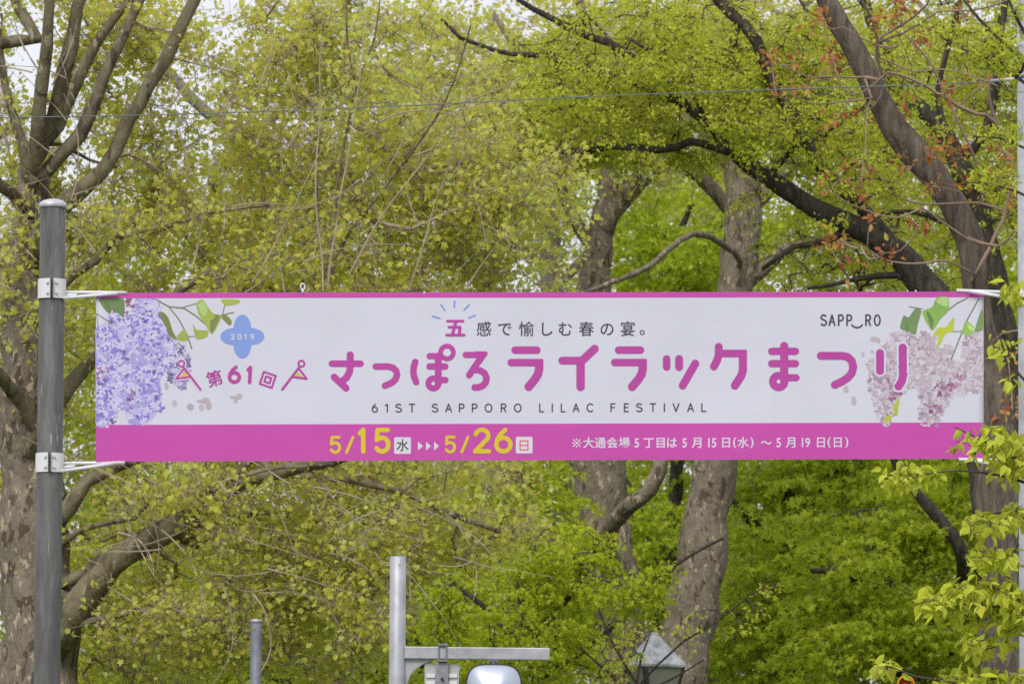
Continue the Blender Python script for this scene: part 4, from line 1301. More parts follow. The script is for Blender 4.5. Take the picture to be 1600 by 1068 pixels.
LIL = [(0, (0.17, 0.14, 0.42)), (0.14, (0.27, 0.23, 0.62)), (0.35, (0.40, 0.36, 0.68)), (0.65, (0.50, 0.47, 0.70)), (1, (0.58, 0.56, 0.70))]
LILM = ink_ramp('lilac_ink', LIL, (0.21, 0.17, 0.53), 0.56)
LILH = ink_ramp('light_lilac_ink', [(0, (0.50, 0.47, 0.68)), (1, (0.62, 0.60, 0.72))])
LILD = ink_ramp('shaded_lilac_ink', [(0, (0.10, 0.08, 0.22)), (0.5, (0.28, 0.24, 0.45)), (1, (0.46, 0.42, 0.60))])
PALE = ink_ramp('pale_lilac_ink', [(0, (0.30, 0.21, 0.26)), (0.15, (0.40, 0.31, 0.37)), (0.55, (0.49, 0.41, 0.47)), (1, (0.56, 0.52, 0.57))], (0.36, 0.20, 0.32), 0.68)
PALEH = ink_ramp('white_lilac_ink', [(0, (0.52, 0.48, 0.53)), (1, (0.62, 0.60, 0.64))])
MAUVE = ink_ramp('mauve_lilac_ink', [(0, (0.18, 0.06, 0.12)), (0.5, (0.32, 0.14, 0.25)), (1, (0.44, 0.28, 0.40))])
EYE = vinyl('lilac_eye_ink', (0.12, 0.10, 0.16, 1))
PETAL = ink_ramp('fallen_petal_ink', [(0, (0.40, 0.35, 0.37)), (1, (0.47, 0.44, 0.47))])
L1 = V2((45, 330), (110, 285), (150, 205), (240, 240), (310, 190), (322, 118), (460, 118), (485, 200), (520, 300), (565, 385), (590, 470), (590, 560), (500, 620), (480, 720), (490, 880), (430, 940), (370, 985), (300, 1000), (262, 930), (245, 870), (195, 900), (165, 990), (80, 1000), (45, 985))
L2 = V2((560, 390), (650, 405), (690, 480), (696, 640), (690, 720), (640, 755), (560, 700), (530, 620), (555, 560))
bl = Shape(1.2)
bl.poly(L1, 1.0)
bl.mesh('lilac_backing', vinyl('lilac_ground', (0.36, 0.33, 0.60, 1)), 0.0025, banner)
florets('lilac_print', [(L2, 1.0)], 70, 5.0, LILD, 0.0045)
florets('lilac_print', [(L1, 1.0)], 800, 6.4, LILM, 0.0046)
florets('lilac_print', [(L1, 0.8), (L2, 0.1)], 330, 5.0, LILH, 0.0062, keep=0.5)
florets('lilac_print', [(L1, 1.0), (L2, 0.3)], 60, 2.6, EYE, 0.0078, keep=0.7)
florets('lilac_print', [(L1, 1.0)], 60, 3.2, ink_ramp('deep_lilac_ink', [(0, (0.12, 0.09, 0.36)), (1, (0.22, 0.18, 0.56))]), 0.0066, keep=0.6)
florets('lilac_print', [(V2((50, 580), (150, 600), (150, 660), (60, 720)), 1), (V2((245, 118), (322, 118), (320, 200), (250, 230)), 1), (V2((250, 780), (320, 740), (300, 880), (260, 900)), 0.7)], 8, 4.0, MAUVE, 0.0070)
R1 = VR((90, 700), (75, 560), (150, 470), (240, 350), (320, 310), (420, 340), (520, 305), (560, 370), (600, 450), (640, 410), (690, 420), (680, 520), (760, 540), (800, 700), (770, 790), (700, 760), (640, 860), (590, 930), (580, 1000), (480, 1005), (450, 920), (450, 740), (380, 720), (330, 760), (280, 830), (240, 940), (215, 1000), (170, 980), (130, 880))
R2 = VR((780, 350), (905, 300), (908, 740), (850, 755), (790, 720), (765, 540))
bl = Shape(1.2)
bl.poly(VR((440, 350), (520, 330), (560, 400), (700, 560), (780, 560), (780, 700), (700, 730), (620, 850), (570, 980), (490, 985), (460, 900), (470, 720), (390, 690)), 1.0).poly(VR((795, 380), (905, 330), (905, 720), (800, 700)), 1.0).poly(VR((120, 660), (200, 600), (330, 740), (200, 960), (140, 860)), 0.5)
bl.mesh('lilac_backing', vinyl('pale_lilac_ground', (0.44, 0.39, 0.44, 1)), 0.0025, banner)
florets('lilac_print', [(R1, 1.0), (R2, 0.3)], 640, 5.6, PALE, 0.0046)
florets('lilac_print', [(R1, 1.0), (R2, 0.3)], 260, 4.6, PALEH, 0.0056, keep=0.5)
florets('lilac_print', [(VR((560, 690), (680, 670), (760, 560), (760, 700), (600, 800)), 1), (VR((500, 850), (620, 850), (610, 900), (520, 900)), 0.4), (VR((210, 640), (330, 760), (230, 830)), 0.6)], 26, 4.0, MAUVE, 0.0068)
florets('lilac_print', [(R1, 1)], 26, 1.8, EYE, 0.0080, keep=0.7)
pt = Shape(0.5)
for x, y, rx, ry in ((80, 940, 24, 34), (1, 770, 20, 36), (235, 975, 34, 34), (345, 980, 26, 34), (415, 965, 30, 40), (385, 915, 42, 30), (330, 920, 30, 16), (680, 910, 20, 30), (715, 872, 28, 28), (655, 882, 34, 14)):
    (px, py), = VF((x, y))
    pt.ell(px, py, rx / 6.283, ry / 6.283)
for x, y, rx, ry in ((38, 482, 12, 17), (105, 460, 10, 14), (120, 370, 30, 20), (150, 380, 14, 22), (95, 530, 16, 24), (100, 590, 20, 36)):
    (px, py), = VR((x, y))
    pt.ell(px, py, rx / 4.643, ry / 4.643)
pt.ell(1322, 608, 4, 5.5).ell(1334, 626, 4, 7.5)
pt.mesh('petal_print', PETAL, 0.005, banner)
# stems and leaves of the print
st = Shape(0.5)
st.stroke(V2((465, 125), (550, 172), (660, 185), (750, 245), (800, 290)), 2.2).stroke(V2((550, 172), (620, 260), (680, 370), (710, 465)), 1.9).stroke(V2((640, 180), (740, 152)), 1.5).stroke(V2((48, 222), (130, 275), (175, 290)), 1.5).stroke(V2((130, 275), (145, 350)), 1.3)
st.stroke(V2((855, 225), (910, 235), (1003, 212)), 1.7).stroke(V2((925, 225), (945, 140)), 1.5).stroke(V2((670, 380), (735, 380)), 1.3).stroke(V2((50, 230), (62, 320)), 1.0)
st.stroke(VR((650, 165), (720, 110), (800, 70)), 2.0).stroke(VR((375, 135), (470, 150)), 1.6).stroke(VR((880, 75), (800, 220), (745, 350), (680, 515)), 1.9).stroke(VR((690, 315), (760, 312)), 1.3)
st.mesh('stem_print', vinyl('ink_stem', (0.20, 0.19, 0.10, 1)), 0.0072, banner)
lv = Shape(0.5)
lv.leaf(V2((745, 150), (785, 125), (850, 215), (910, 235), (905, 270), (850, 360), (790, 270), (755, 215)), 0.4).leaf(V2((605, 385), (660, 330), (685, 400), (640, 412)), 0.4).leaf(V2((720, 300), (745, 335), (820, 340), (815, 380), (745, 398)), 0.4).leaf(V2((915, 122), (1040, 128), (1030, 150), (950, 165)), 0.4).leaf(V2((620, 410), (632, 440), (612, 430)), 0.3)
lv.mesh('leaf_print', vinyl('ink_leaf_light', (0.34, 0.42, 0.08, 1), var=0.2), 0.0074, banner)
lv = Shape(0.5)
lv.leaf(V2((70, 118), (235, 118), (235, 250), (200, 215), (130, 215), (90, 170)), 0.3).leaf(VR((310, 290), (335, 200), (370, 215), (420, 150), (460, 165), (435, 260), (418, 335), (370, 310)), 0.5).leaf(VR((850, 310), (905, 150), (907, 300)), 0.3)
lv.mesh('leaf_print', vinyl('ink_leaf_dark', (0.15, 0.23, 0.09, 1), var=0.25), 0.0074, banner)
lv = Shape(0.5)
lv.leaf(V2((475, 225), (505, 210), (545, 250), (575, 340), (605, 400), (555, 375), (520, 290)), 0.5).leaf(V2((920, 250), (945, 230), (985, 270), (975, 302)), 0.5).leaf(V2((850, 232), (908, 240), (850, 358), (838, 300)), 0.2)
lv.mesh('leaf_print', vinyl('ink_leaf_olive', (0.20, 0.24, 0.07, 1), var=0.2), 0.0077, banner)
lv = Shape(0.5)
lv.leaf(VR((470, 175), (540, 140), (580, 68), (655, 68), (655, 165), (600, 220), (540, 305)), 0.5).leaf(VR((760, 320), (785, 240), (830, 270), (850, 305), (800, 345)), 0.5)
lv.mesh('leaf_print', vinyl('ink_leaf_green', (0.21, 0.38, 0.08, 1), var=0.25), 0.0074, banner)
lv = Shape(0.5)
lv.leaf(VR((585, 290), (640, 285), (660, 260), (700, 215), (690, 310), (640, 325), (600, 400), (575, 430), (590, 340), (545, 350)), 0.4).leaf(VR((262, 850), (302, 800), (292, 870), (285, 920), (252, 915), (262, 890)), 0.3).leaf(VR((205, 930), (240, 925), (238, 970), (210, 968), (190, 985)), 0.3)
lv.mesh('leaf_print', vinyl('ink_leaf_lime', (0.40, 0.46, 0.04, 1), var=0.2), 0.0076, banner)

lv = Shape(0.5)
lv.leaf(VR((575, 100), (590, 72), (652, 70), (650, 130), (610, 120)), 0.4).leaf(VR((795, 262), (830, 280), (848, 305), (815, 300)), 0.3).leaf(V2((758, 160), (785, 138), (820, 190), (800, 235), (775, 215)), 0.4)
lv.mesh('leaf_print', vinyl('ink_leaf_pale', (0.40, 0.56, 0.20, 1), var=0.2), 0.0079, banner)
lv = Shape(0.5)
lv.leaf(VR((500, 170), (525, 185), (550, 235), (540, 300), (520, 250)), 0.3).leaf(VR((345, 300), (355, 255), (368, 265), (362, 320)), 0.3).leaf(V2((100, 140), (130, 160), (150, 205), (130, 205)), 0.3)
lv.mesh('leaf_print', vinyl('ink_leaf_shade', (0.12, 0.20, 0.06, 1), var=0.2), 0.0081, banner)
# the panel joints
for jx in (672, 1209):
    sj = Shape(0.3)
    sj.stroke([(jx, 467), (jx + 0.4, 659)], 0.7)
    sj.mesh('joint', vinyl('joint_white', (0.54, 0.55, 0.61, 1)), 0.0015, banner)
# hanging rings along the top edge
GALV = plain('galvanised', (0.62, 0.63, 0.64, 1), 0.45, 0.3, 0.5, 0.12, 30)
for px, py, rx in ((473, 448, 3.2), (1214.5, 447.3, 4.6)):
    b = MB()
    P = [bpt(px + rx * math.sin(a), py - 4.8 * math.cos(a), 0.0) for a in np.linspace(0, 2 * math.pi, 21)]
    b.tube(P, 0.0055, 8, caps=False)
    b.tube([bpt(px, py + 3, 0), bpt(px, py + 11, 0)], 0.008, 8)
    b.build('hanging_ring', GALV, banner, True)
for px, py in ((1238, 453.5), (1311, 453.7), (1431, 453.6), (663, 456)):
    b = MB()
    b.tube([bpt(px, py - 1.2, 0), bpt(px, py + 3, 0)], 0.006, 6)
    b.build('bolt', GALV, banner)

# ------------------------------------------------------------------ poles and brackets
m, nt, bs = new_mat('weathered_steel')
n = noise_tex(nt, 13, 8, 0.7, (1, 1, 0.16), 0.4)
r = ramp(nt, n.outputs['Fac'], [(0.28, (0.05, 0.05, 0.047)), (0.5, (0.098, 0.098, 0.092)), (0.72, (0.17, 0.17, 0.165))])
n2 = noise_tex(nt, 40, 3, 0.6, (1, 1, 0.08))
f = ramp(nt, n2.outputs['Fac'], [(0.66, (0, 0, 0)), (0.72, (0.8, 0.8, 0.8))])
mx = nt.nodes.new('ShaderNodeMixRGB')
mx.inputs['Color2'].default_value = (0.27, 0.27, 0.26, 1)
nt.links.new(f.outputs[0], mx.inputs['Fac']); nt.links.new(r.outputs[0], mx.inputs['Color1'])
nt.links.new(mx.outputs[0], bs.inputs['Base Color'])
bs.inputs['Roughness'].default_value = 0.68
bs.inputs['Metallic'].default_value = 0.15
bump(nt, bs, n.outputs['Fac'], 0.35, 0.01)
M['pole'] = m
M['zinc'] = plain('zinc_grey', (0.36, 0.37, 0.39, 1), 0.5, 0.25, 0.5, 0.22, 7)
M['cap'] = plain('zinc_cap', (0.5, 0.51, 0.53, 1), 0.45, 0.25, 0.5, 0.2, 25)
M['white_paint'] = plain('white_painted_steel', (0.66, 0.66, 0.66, 1), 0.45, 0.0, 0.5, 0.03, 10)
M['dark'] = plain('dark_rubber', (0.03, 0.03, 0.035, 1), 0.6)


def bracket(root_name, label, side, pole_c, R, ztop, zbot, arms, seam_az):
    """a pole clamp of two white half shells with its pair of bars"""
    root = empty(root_name, (pole_c.x, pole_c.y, zbot), label, 'bracket', 'white banner brackets')
    for (a0, a1) in ((seam_az + 0.05, seam_az + math.pi - 0.05), (seam_az + math.pi + 0.05, seam_az + 2 * math.pi - 0.05)):
        b = MB()
        prof = []
        for k in range(19):
            a = a0 + (a1 - a0) * k / 18
            prof.append(a)
        ri, ro = R + 0.001, R + 0.007
        fl = 0.022
        ring = []
        for a in prof: ring.append((ro * math.cos(a), ro * math.sin(a)))
        ring.insert(0, ((ro + fl) * math.cos(prof[0]), (ro + fl) * math.sin(prof[0])))
        ring.append(((ro + fl) * math.cos(prof[-1]), (ro + fl) * math.sin(prof[-1])))
        inner = [((ro + fl) * math.cos(prof[0] + .05), (ro + fl) * math.sin(prof[0] + .05))] + [(ri * math.cos(a), ri * math.sin(a)) for a in prof] + [((ro + fl) * math.cos(prof[-1] - .05), (ro + fl) * math.sin(prof[-1] - .05))]
        poly = ring + []
        vs, fs = [], []
        N = len(ring)
        for z in (zbot, ztop):
            for x, y in ring: vs.append((pole_c.x + x, pole_c.y + y, z))
            for x, y in inner: vs.append((pole_c.x + x, pole_c.y + y, z))
        for k in range(N - 1):
            fs += [(k, k + 1, 2 * N + k + 1, 2 * N + k), (N + k + 1, N + k, 3 * N + k, 3 * N + k + 1), (k + 1, k, N + k, N + k + 1), (2 * N + k, 2 * N + k + 1, 3 * N + k + 1, 3 * N + k)]
        b.add(vs, fs)
        clamp = b.build('clamp', M['white_paint'], root)
    for sgn in (-1, 1):
        for zf in (0.25, 0.78):
            z = zbot + (ztop - zbot) * zf
            a = seam_az + sgn * 0.30
            dirv = Vector((math.cos(a), math.sin(a), 0))
            c = Vector((pole_c.x, pole_c.y, z)) + dirv * (R + 0.006)
            b = MB()
            b.tube([c, c + dirv * 0.008], 0.011, 6)
            b.tube([c + dirv * 0.008, c + dirv * 0.018], 0.006, 8)
            b.build('bolt', GALV, clamp)
    for A, B_, rr in arms:
        b = MB()
        b.tube([A, A + (B_ - A) * 0.5, B_], rr, 10)
        b.build('arm', M['white_paint'], root, True)
    return root


# left pole
pc = at(78, 700, 37.12)
LP = Vector((pc.x, 37.12, 0))
RL = 20.6 * mpp(37.12)
ztop = at(83, 322, 37.12).z
root = empty('banner_pole', (LP.x, LP.y, 0.12), 'dark weathered round steel pole holding the banner, pale dome cap on top', 'pole', 'banner poles')
b = MB()
b.lathe((LP.x, LP.y, 0.12), [(RL * 1.03, 0), (RL * 1.03, 1.0), (RL, 3.0), (RL * 0.97, ztop - 0.12)], 40)
b.build('shaft', M['pole'], root, True)
b = MB()
b.lathe((LP.x, LP.y, ztop), [(RL * 1.0, -0.012), (RL * 1.07, -0.008), (RL * 1.07, 0.012), (RL * 1.0, 0.022), (RL * 0.82, 0.034), (RL * 0.45, 0.044), (0.004, 0.047)], 40)
b.build('cap', M['cap'], root, True)
seam = math.radians(-90 + 4)
zc = lambda y: at(78, y, 37.12).z
bp = lambda x, y, o=0.0: bpt(x, y, o)
bracket('banner_bracket', 'upper white clamp and twin bars on the dark pole, at the banner top', 1, LP, RL, zc(436.5), zc(467),
        [(Vector((LP.x + RL, LP.y, at(101, 456, 37.1).z)), bp(197, 457.2, 0.004), 0.0115), (Vector((LP.x + RL * 0.9, LP.y - RL * .45, at(101, 466, 37.1).z)), bp(184, 458.8, 0.03), 0.0115),
         (Vector((LP.x + RL, LP.y, at(101, 461, 37.1).z)), Vector((LP.x + RL + 0.08, LP.y, at(118, 460, 37.1).z)), 0.012)], seam)
bracket('banner_bracket', 'lower white clamp and twin bars on the dark pole, at the banner foot', 1, LP, RL, zc(708), zc(738),
        [(Vector((LP.x + RL, LP.y, at(97, 723, 37.1).z)), bp(195, 722.3, 0.004), 0.0115), (Vector((LP.x + RL * 0.9, LP.y - RL * .45, at(97, 736, 37.1).z)), bp(178, 724.0, 0.03), 0.0115),
         (Vector((LP.x + RL, LP.y, at(97, 730, 37.1).z)), Vector((LP.x + RL + 0.08, LP.y, at(114, 727, 37.1).z)), 0.012)], seam)

# right pole, mostly outside the frame
RYP = 37.55
pc = at(1612, 540, RYP)
RP = Vector((pc.x, RYP, 0))
root = empty('banner_pole', (RP.x, RP.y, 0.12), 'light grey round pole at the right edge, leaves hanging before it', 'pole', 'banner poles')
b = MB()
zt = at(1610, -160, RYP).z
RR = 21.0 * mpp(RYP)
b.lathe((RP.x, RP.y, 0.12), [(RR * 1.03, 0), (RR * 1.02, 2.0), (RR, zt - 0.12)], 40)
b.build('shaft', M['zinc'], root, True)
b = MB()
b.lathe((RP.x, RP.y, zt), [(RR * 1.0, -0.012), (RR * 1.07, -0.008), (RR * 1.07, 0.012), (RR * 0.8, 0.034), (0.004, 0.047)], 40)
b.build('cap', M['cap'], root, True)
zc = lambda y: at(1612, y, RYP).z
bracket('banner_bracket', 'upper white clamp and twin bars on the light grey pole, at the banner top', -1, RP, RR, zc(448), zc(478),
        [(Vector((RP.x - RR, RP.y, at(1590, 457, RYP).z)), bp(1495, 453.6, 0.004), 0.0115), (Vector((RP.x - RR * 0.75, RP.y - RR * .7, at(1598, 470, RYP).z)), bp(1512, 455.0, 0.03), 0.0115),
         (Vector((RP.x - RR, RP.y, at(1590, 464, RYP).z)), Vector((RP.x - RR - 0.10, RP.y + 0.01, at(1566, 457, RYP).z)), 0.010)], math.radians(-60))
bracket('banner_bracket', 'lower white clamp and twin bars on the light grey pole, at the banner foot', -1, RP, RR, zc(712), zc(742),
        [(Vector((RP.x - RR, RP.y, at(1590, 720, RYP).z)), bp(1498, 717.2, 0.004), 0.0115), (Vector((RP.x - RR * 0.75, RP.y - RR * .7, at(1598, 734, RYP).z)), bp(1515, 718.4, 0.03), 0.0115)], math.radians(-60))

# the cable overhead
cable = empty('overhead_cable', at(1600, 121, 37.5), 'thin dark twisted cable crossing above the banner to the grey pole', 'cable')
b = MB()
P = []
for k, (x, y) in enumerate([(-420, 190), (-200, 188), (0, 184), (200, 180.5), (400, 174.5), (640, 165), (900, 152), (1200, 140.5), (1400, 134), (1500, 130), (1552, 126.5), (1586, 123)]):
    P.append((*at(x, y, 37.9 - 0.4 * (x + 420) / 2006), 0.0042))
R = catmull(P, 0.08)
b.tube([p[:3] for p in R], [0.0034 + 0.0012 * (k % 2) for k in range(len(R))], 6)
b.build('wire', plain('cable_grey', (0.13, 0.155, 0.155, 1), 0.6), cable, True)
b = MB()
Q = [Vector(at(1548, 126.6, 37.5)).lerp(at(1571, 124.4, 37.5), k / 16) for k in range(17)]
b.tube(Q, [0.010 + 0.003 * (k % 2) for k in range(17)], 8)
b.build('wrapped_end', plain('grip_grey', (0.27, 0.29, 0.31, 1), 0.5), cable)
b = MB()
b.tube([at(1571, 124.4, 37.5), at(1585, 123.2, 37.5)], 0.010, 8)
b.build('sleeve', plain('sleeve_pale', (0.5, 0.5, 0.48, 1), 0.5), cable)
b = MB()
b.tube([at(1587, 122.6, 37.35), at(1600, 119.5, 37.33), at(1630, 117, 37.35)], 0.011, 8)
b.build('strap', plain('strap_blue', (0.03, 0.06, 0.42, 1), 0.5), cable)
b = MB()
b.tube([at(1567, 127, 37.5), at(1574, 135, 37.48), at(1583, 143, 37.45), at(1600, 144, 37.33), at(1630, 143, 37.33)], 0.003, 6)
b.build('tail_wire', plain('wire_grey', (0.16, 0.17, 0.18, 1), 0.5), cable)

# ------------------------------------------------------------------ post with arm, low in the middle
SY = 46.0
c0 = at(621, 1000, SY)
post = empty('sign_post', (c0.x, SY, 0), 'galvanised grey post with a square arm to the right, low in the middle', 'post')
pr = 12.9 * mpp(SY)
zt = at(622, 869, SY).z
b = MB()
b.lathe((c0.x, SY, 0), [(pr * 1.06, 0), (pr * 1.0, 3), (pr * 0.98, zt - 0.004), (pr * 0.9, zt)], 32)
b.build('shaft', M['zinc'], post, True)
b = MB()
rodz = at(623, 872, SY - pr).z
b.box((c0.x + 0.012, SY - pr - 0.002, rodz - 0.02), (0.016, 0.006, 0.05))
b.build('sticker', M['white_paint'], post)
aA, aB = at(632, 1019, SY), at(859, 1021.5, SY)
ah = 19.2 * mpp(SY)
b = MB()
mid = (aA + aB) / 2
ang = math.atan2(aB.z - aA.z, aB.x - aA.x)
Ry = Matrix.Rotation(-ang, 3, 'Y')
b.box(mid, ((aB - aA).length, ah * 0.9, ah), Ry)
b.build('arm', M['zinc'], post, bevel=0.008)
b = MB()
g0 = [(632.5, 1029)] + [(632.5 + 40 * (1 - math.cos(a)) * 1.05, 1029 + 40 * (1 - math.sin(a))) for a in np.linspace(0, math.pi / 2, 10)]
pts = [(633, 1029.5), (681, 1029.5), (666, 1034), (652, 1042), (641, 1054), (636, 1068), (633, 1068)]
b.prism([at(x, y, SY - 0.006) for x, y in pts], (0, 0.012, 0))
b.build('gusset', M['zinc'], post)
sgn = empty('hanging_sign', at(691, 1019, SY), 'grey back of a sign hung from the square arm beside its post', 'sign')
b = MB()
for y in (1007, 1032):
    b.box(at(691.5, y, SY), (0.078, ah * 0.9 + 0.05, 0.014))
for x in (685.5, 697.5):
    for s_ in (-1, 1):
        p = at(x, 1019.5, SY)
        b.tube([p + Vector((0, s_ * (ah * .45 + .014), -0.075)), p + Vector((0, s_ * (ah * .45 + .014), 0.078))], 0.006, 8)
        b.tube([p + Vector((0, s_ * (ah * .45 + .014), 0.066)), p + Vector((0, s_ * (ah * .45 + .014), 0.076))], 0.011, 6)
b.build('saddle_clamp', plain('dull_zinc', (0.20, 0.21, 0.225, 1), 0.5, 0.3, 0.5, 0.2, 15), sgn, bevel=0.002)
b = MB()
p0, p1 = at(691, 1034, SY - .02), at(691, 1230, SY - .02)
b.box((p0.x, SY - .02, (p0.z + p1.z) / 2), (19 * mpp(SY), 0.035, p0.z - p1.z))
b.build('hanger', plain('hanger_grey', (0.24, 0.25, 0.265, 1), 0.5, 0.3, 0.5, 0.2, 15), sgn, bevel=0.004)
b = MB()
p = at(691, 1060, SY - .045)
b.tube([p, p + Vector((0, -0.012, 0))], 0.014, 6)
b.build('bolt', M['dark'], sgn)
b = MB()
p0, p1 = at(690.5, 1036, SY + .02), at(690.5, 1220, SY + .02)
b.box((p0.x, SY + .02, (p0.z + p1.z) / 2), (54 * mpp(SY), 0.02, p0.z - p1.z))
panel = b.build('panel', plain('panel_grey', (0.42, 0.415, 0.39, 1), 0.5, 0.1, 0.5, 0.1, 6), sgn, bevel=0.004)
for k in range(6):
    for x in (673, 707.5):
        b = MB()
        c = at(x, 1055 + 11.5 * k, SY + .004)
        b.box(c, (14 * mpp(SY), 0.012, 6.2 * mpp(SY)))
        b.build('rail', M['white_paint'], panel, bevel=0.002)

mir = empty('traffic_mirror', at(771, 1033, SY), 'rounded bluish-white mirror with a dark rim hung from the square arm', 'mirror')
b = MB()
b.tube([at(771, 1030, SY), at(771, 1040, SY)], 0.024, 12)
b.box(at(771, 1031.5, SY), (0.085, 0.07, 0.012))
b.build('stem', plain('stem_zinc', (0.22, 0.23, 0.25, 1), 0.5, 0.3), mir)
mc = at(771.5, 1087, SY)
hw, hh = 43.5 * mpp(SY), 50 * mpp(SY)


def sup(a, sc=1.0):
    e = 2 / 3.6
    c, s_ = math.cos(a), math.sin(a)
    return hw * sc * math.copysign(abs(c) ** e, c), hh * sc * math.copysign(abs(s_) ** e, s_)


def dome(c, sc, depth, y0, nr=14, na=56):
    vs, fs = [], []
    for i in range(nr + 1):
        r = i / nr
        for k in range(na):
            x, z = sup(2 * math.pi * k / na, sc * max(r, 0.002))
            vs.append(Vector(c) + Vector((x, y0 - depth * (1 - r * r), z)))
    for i in range(nr):
        for k in range(na):
            fs.append((i * na + k, i * na + (k + 1) % na, (i + 1) * na + (k + 1) % na, (i + 1) * na + k))
    fs.append(tuple(range(na)))
    return vs, fs


b = MB()
b.add(*dome(mc, 0.97, 0.11, -0.03))
b.build('mirror_face', plain('mirror_steel', (0.50, 0.54, 0.62, 1), 0.32, 0.7, 0.5), mir, True)
b = MB()
R0 = [Vector(mc) + Vector((sup(2 * math.pi * k / 56)[0] * .985, -0.02, sup(2 * math.pi * k / 56)[1] * .985)) for k in range(57)]
b.tube(R0, 0.0085, 8, caps=False)
b.build('rim', M['dark'], mir, True)
b = MB()
b.add(*dome(mc, 0.96, -0.05, 0.0))
b.build('back_shell', plain('shell_grey', (0.3, 0.31, 0.32, 1), 0.5), mir, True)

# short post at the left, half hidden by leaves
SY2 = 54.5
c1 = at(400, 1020, SY2)
sp = empty('short_post', (c1.x, SY2, 0), 'short plain grey post half hidden by plane leaves', 'post')
b = MB()
pr2 = 9.3 * mpp(SY2)
zt = at(400, 967.5, SY2).z
b.lathe((c1.x, SY2, 0), [(pr2 * 1.06, 0), (pr2, 2), (pr2, zt)], 28)
b.build('shaft', plain('post_grey', (0.16, 0.175, 0.205, 1), 0.5, 0.2, 0.5, 0.25, 7), sp, True)
b = MB()
b.lathe((c1.x, SY2, zt), [(pr2 * 1.05, -0.03), (pr2 * 1.05, 0.0), (pr2 * .6, 0.006), (0.003, 0.008)], 28)
b.build('cap', M['zinc'], sp, True)

# park lantern
LY = 60.5
lc = at(1022, 1038, LY)
lan = empty('park_lantern', (lc.x, LY, 0), 'park lantern with a grey-green pyramid roof in front of the plane trunks', 'lantern')
u = mpp(LY)
rot = Matrix.Rotation(math.radians(27), 3, 'Z')
half = 37 * u


def sq4(h, z):
    return [Vector((lc.x, LY, z)) + rot @ Vector((x * h, y * h, 0)) for x, y in ((-1, -1), (1, -1), (1, 1), (-1, 1))]


def frustum(b, lv_):
    vs = []
    for h, z in lv_: vs += sq4(h, z)
    fs = [(3, 2, 1, 0)]
    for i in range(len(lv_) - 1):
        for k in range(4): fs.append((i * 4 + k, i * 4 + (k + 1) % 4, i * 4 + 4 + (k + 1) % 4, i * 4 + 4 + k))
    e = (len(lv_) - 1) * 4
    fs.append((e, e + 1, e + 2, e + 3))
    b.add(vs, fs)


z0 = lc.z
b = MB()
frustum(b, [(half * .97, z0 - 5 * u), (half, z0 - 4 * u), (half * 1.01, z0), (half * .97, z0 + 2 * u), (5.5 * u, z0 + 46 * u), (5.5 * u, z0 + 50 * u), (1.5 * u, z0 + 51 * u)])
b.build('roof', plain('lantern_roof', (0.34, 0.355, 0.36, 1), 0.42, 0.3, 0.5, 0.5, 12), lan, bevel=0.01)
b = MB()
frustum(b, [(20 * u, z0 - 70 * u), (33 * u, z0 - 5 * u)])
b.build('glass', plain('opal_glass', (0.19, 0.20, 0.16, 1), 0.35, 0.0, 0.5, 0.1, 4), lan)
b = MB()
T4, B4 = sq4(34 * u, z0 - 4.5 * u), sq4(21 * u, z0 - 70 * u)
for k in range(4): b.tube([T4[k], B4[k]], 2.4 * u if k else 4.5 * u, 4)
for k in range(4): b.tube([B4[k], B4[(k + 1) % 4]], 2.6 * u, 4)
b.build('frame', plain('lantern_frame', (0.03, 0.034, 0.032, 1), 0.5), lan)
b = MB()
b.lathe((lc.x, LY, 0), [(0.16, 0), (0.16, 0.3), (0.07, 0.4), (0.055, z0 - 78 * u), (0.13, z0 - 70.5 * u)], 24)
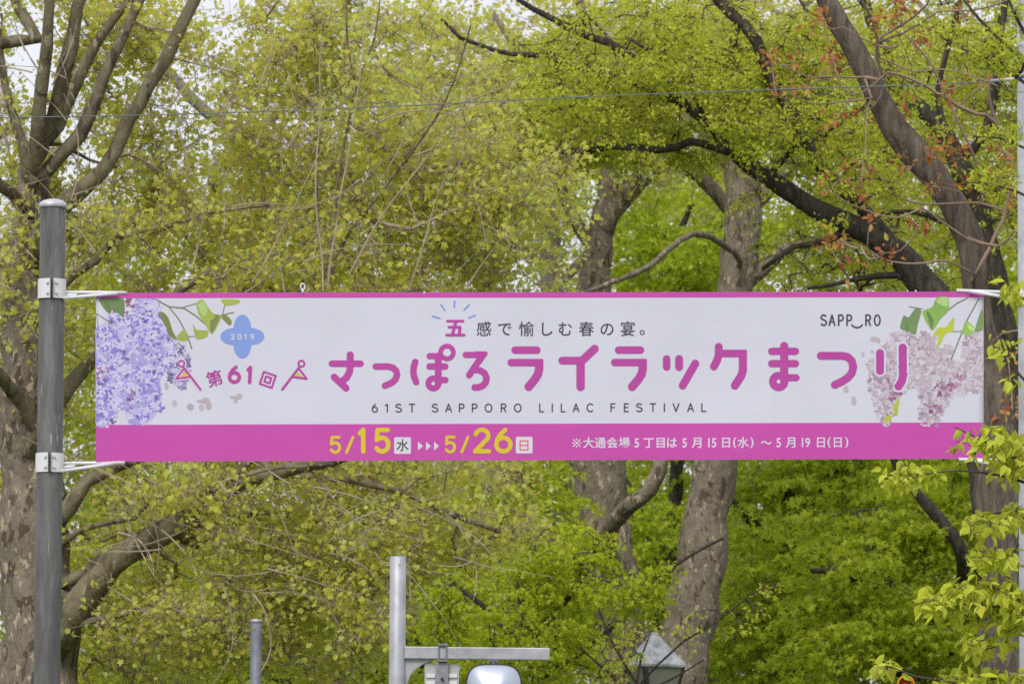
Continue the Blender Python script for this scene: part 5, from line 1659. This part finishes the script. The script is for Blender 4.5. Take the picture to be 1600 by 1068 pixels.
b.build('post', plain('lantern_post', (0.05, 0.058, 0.055, 1), 0.5), lan, True)

# amber warning lamp on a thin mast
AY = 41.0
ac = at(1414, 1068, AY)
amb = empty('warning_lamp', (ac.x, AY, 0), 'amber hooded warning lamp just showing under the yellow-green twigs', 'lamp')
u = mpp(AY)
b = MB()
prof = [(9.5 * u, 0.0), (10.5 * u, -0.02), (13 * u, -0.09), (13.4 * u, -0.10)]
vs, fs = [], []
na = 20
for r_, y_ in prof:
    for th in (1.0, 0.86):
        for k in range(na + 1):
            a = math.pi * (-0.12 + 1.24 * k / na)
            vs.append(ac + Vector((r_ * th * math.cos(a), y_, r_ * th * math.sin(a) * 1.0 - 0.0)))
w_ = na + 1
for i in range(len(prof) - 1):
    for th in (0, 1):
        for k in range(na):
            a = (i * 2 + th) * w_ + k
            c = ((i + 1) * 2 + th) * w_ + k
            fs.append((a, a + 1, c + 1, c))
e = (len(prof) - 1) * 2 * w_
for k in range(na): fs.append((e + k, e + k + 1, e + w_ + k + 1, e + w_ + k))
b.add(vs, fs)
AMB = plain('amber_plastic', (0.72, 0.30, 0.02, 1), 0.4, 0.0, 0.5, 0.08, 12)
b.build('hood', AMB, amb, True)
b = MB()
b.lathe(ac + Vector((0, 0.03, 0)), [(9.6 * u, 0.0), (9.6 * u, 0.03), (8 * u, 0.036), (8 * u, 0.02)], 24, Vector((0, -1, 0)))
b.lathe(ac + Vector((0, 0.16, 0)), [(8 * u, 0), (9.6 * u, 0.05), (9.6 * u, 0.13)], 24, Vector((0, -1, 0)))
b.build('body', AMB, amb, True)
b = MB()
b.lathe(ac + Vector((0, 0.0, 0)), [(8.4 * u, 0), (7.5 * u, 0.015), (4 * u, 0.026), (0.002, 0.03)], 24, Vector((0, -1, 0)))
b.build('lens', plain('amber_lens', (0.45, 0.10, 0.01, 1), 0.15), amb, True)
b = MB()
b.lathe((ac.x, AY + 0.06, 0), [(0.05, 0), (0.03, 0.1), (0.022, ac.z - 0.03)], 16)
b.build('mast', M['zinc'], amb, True)
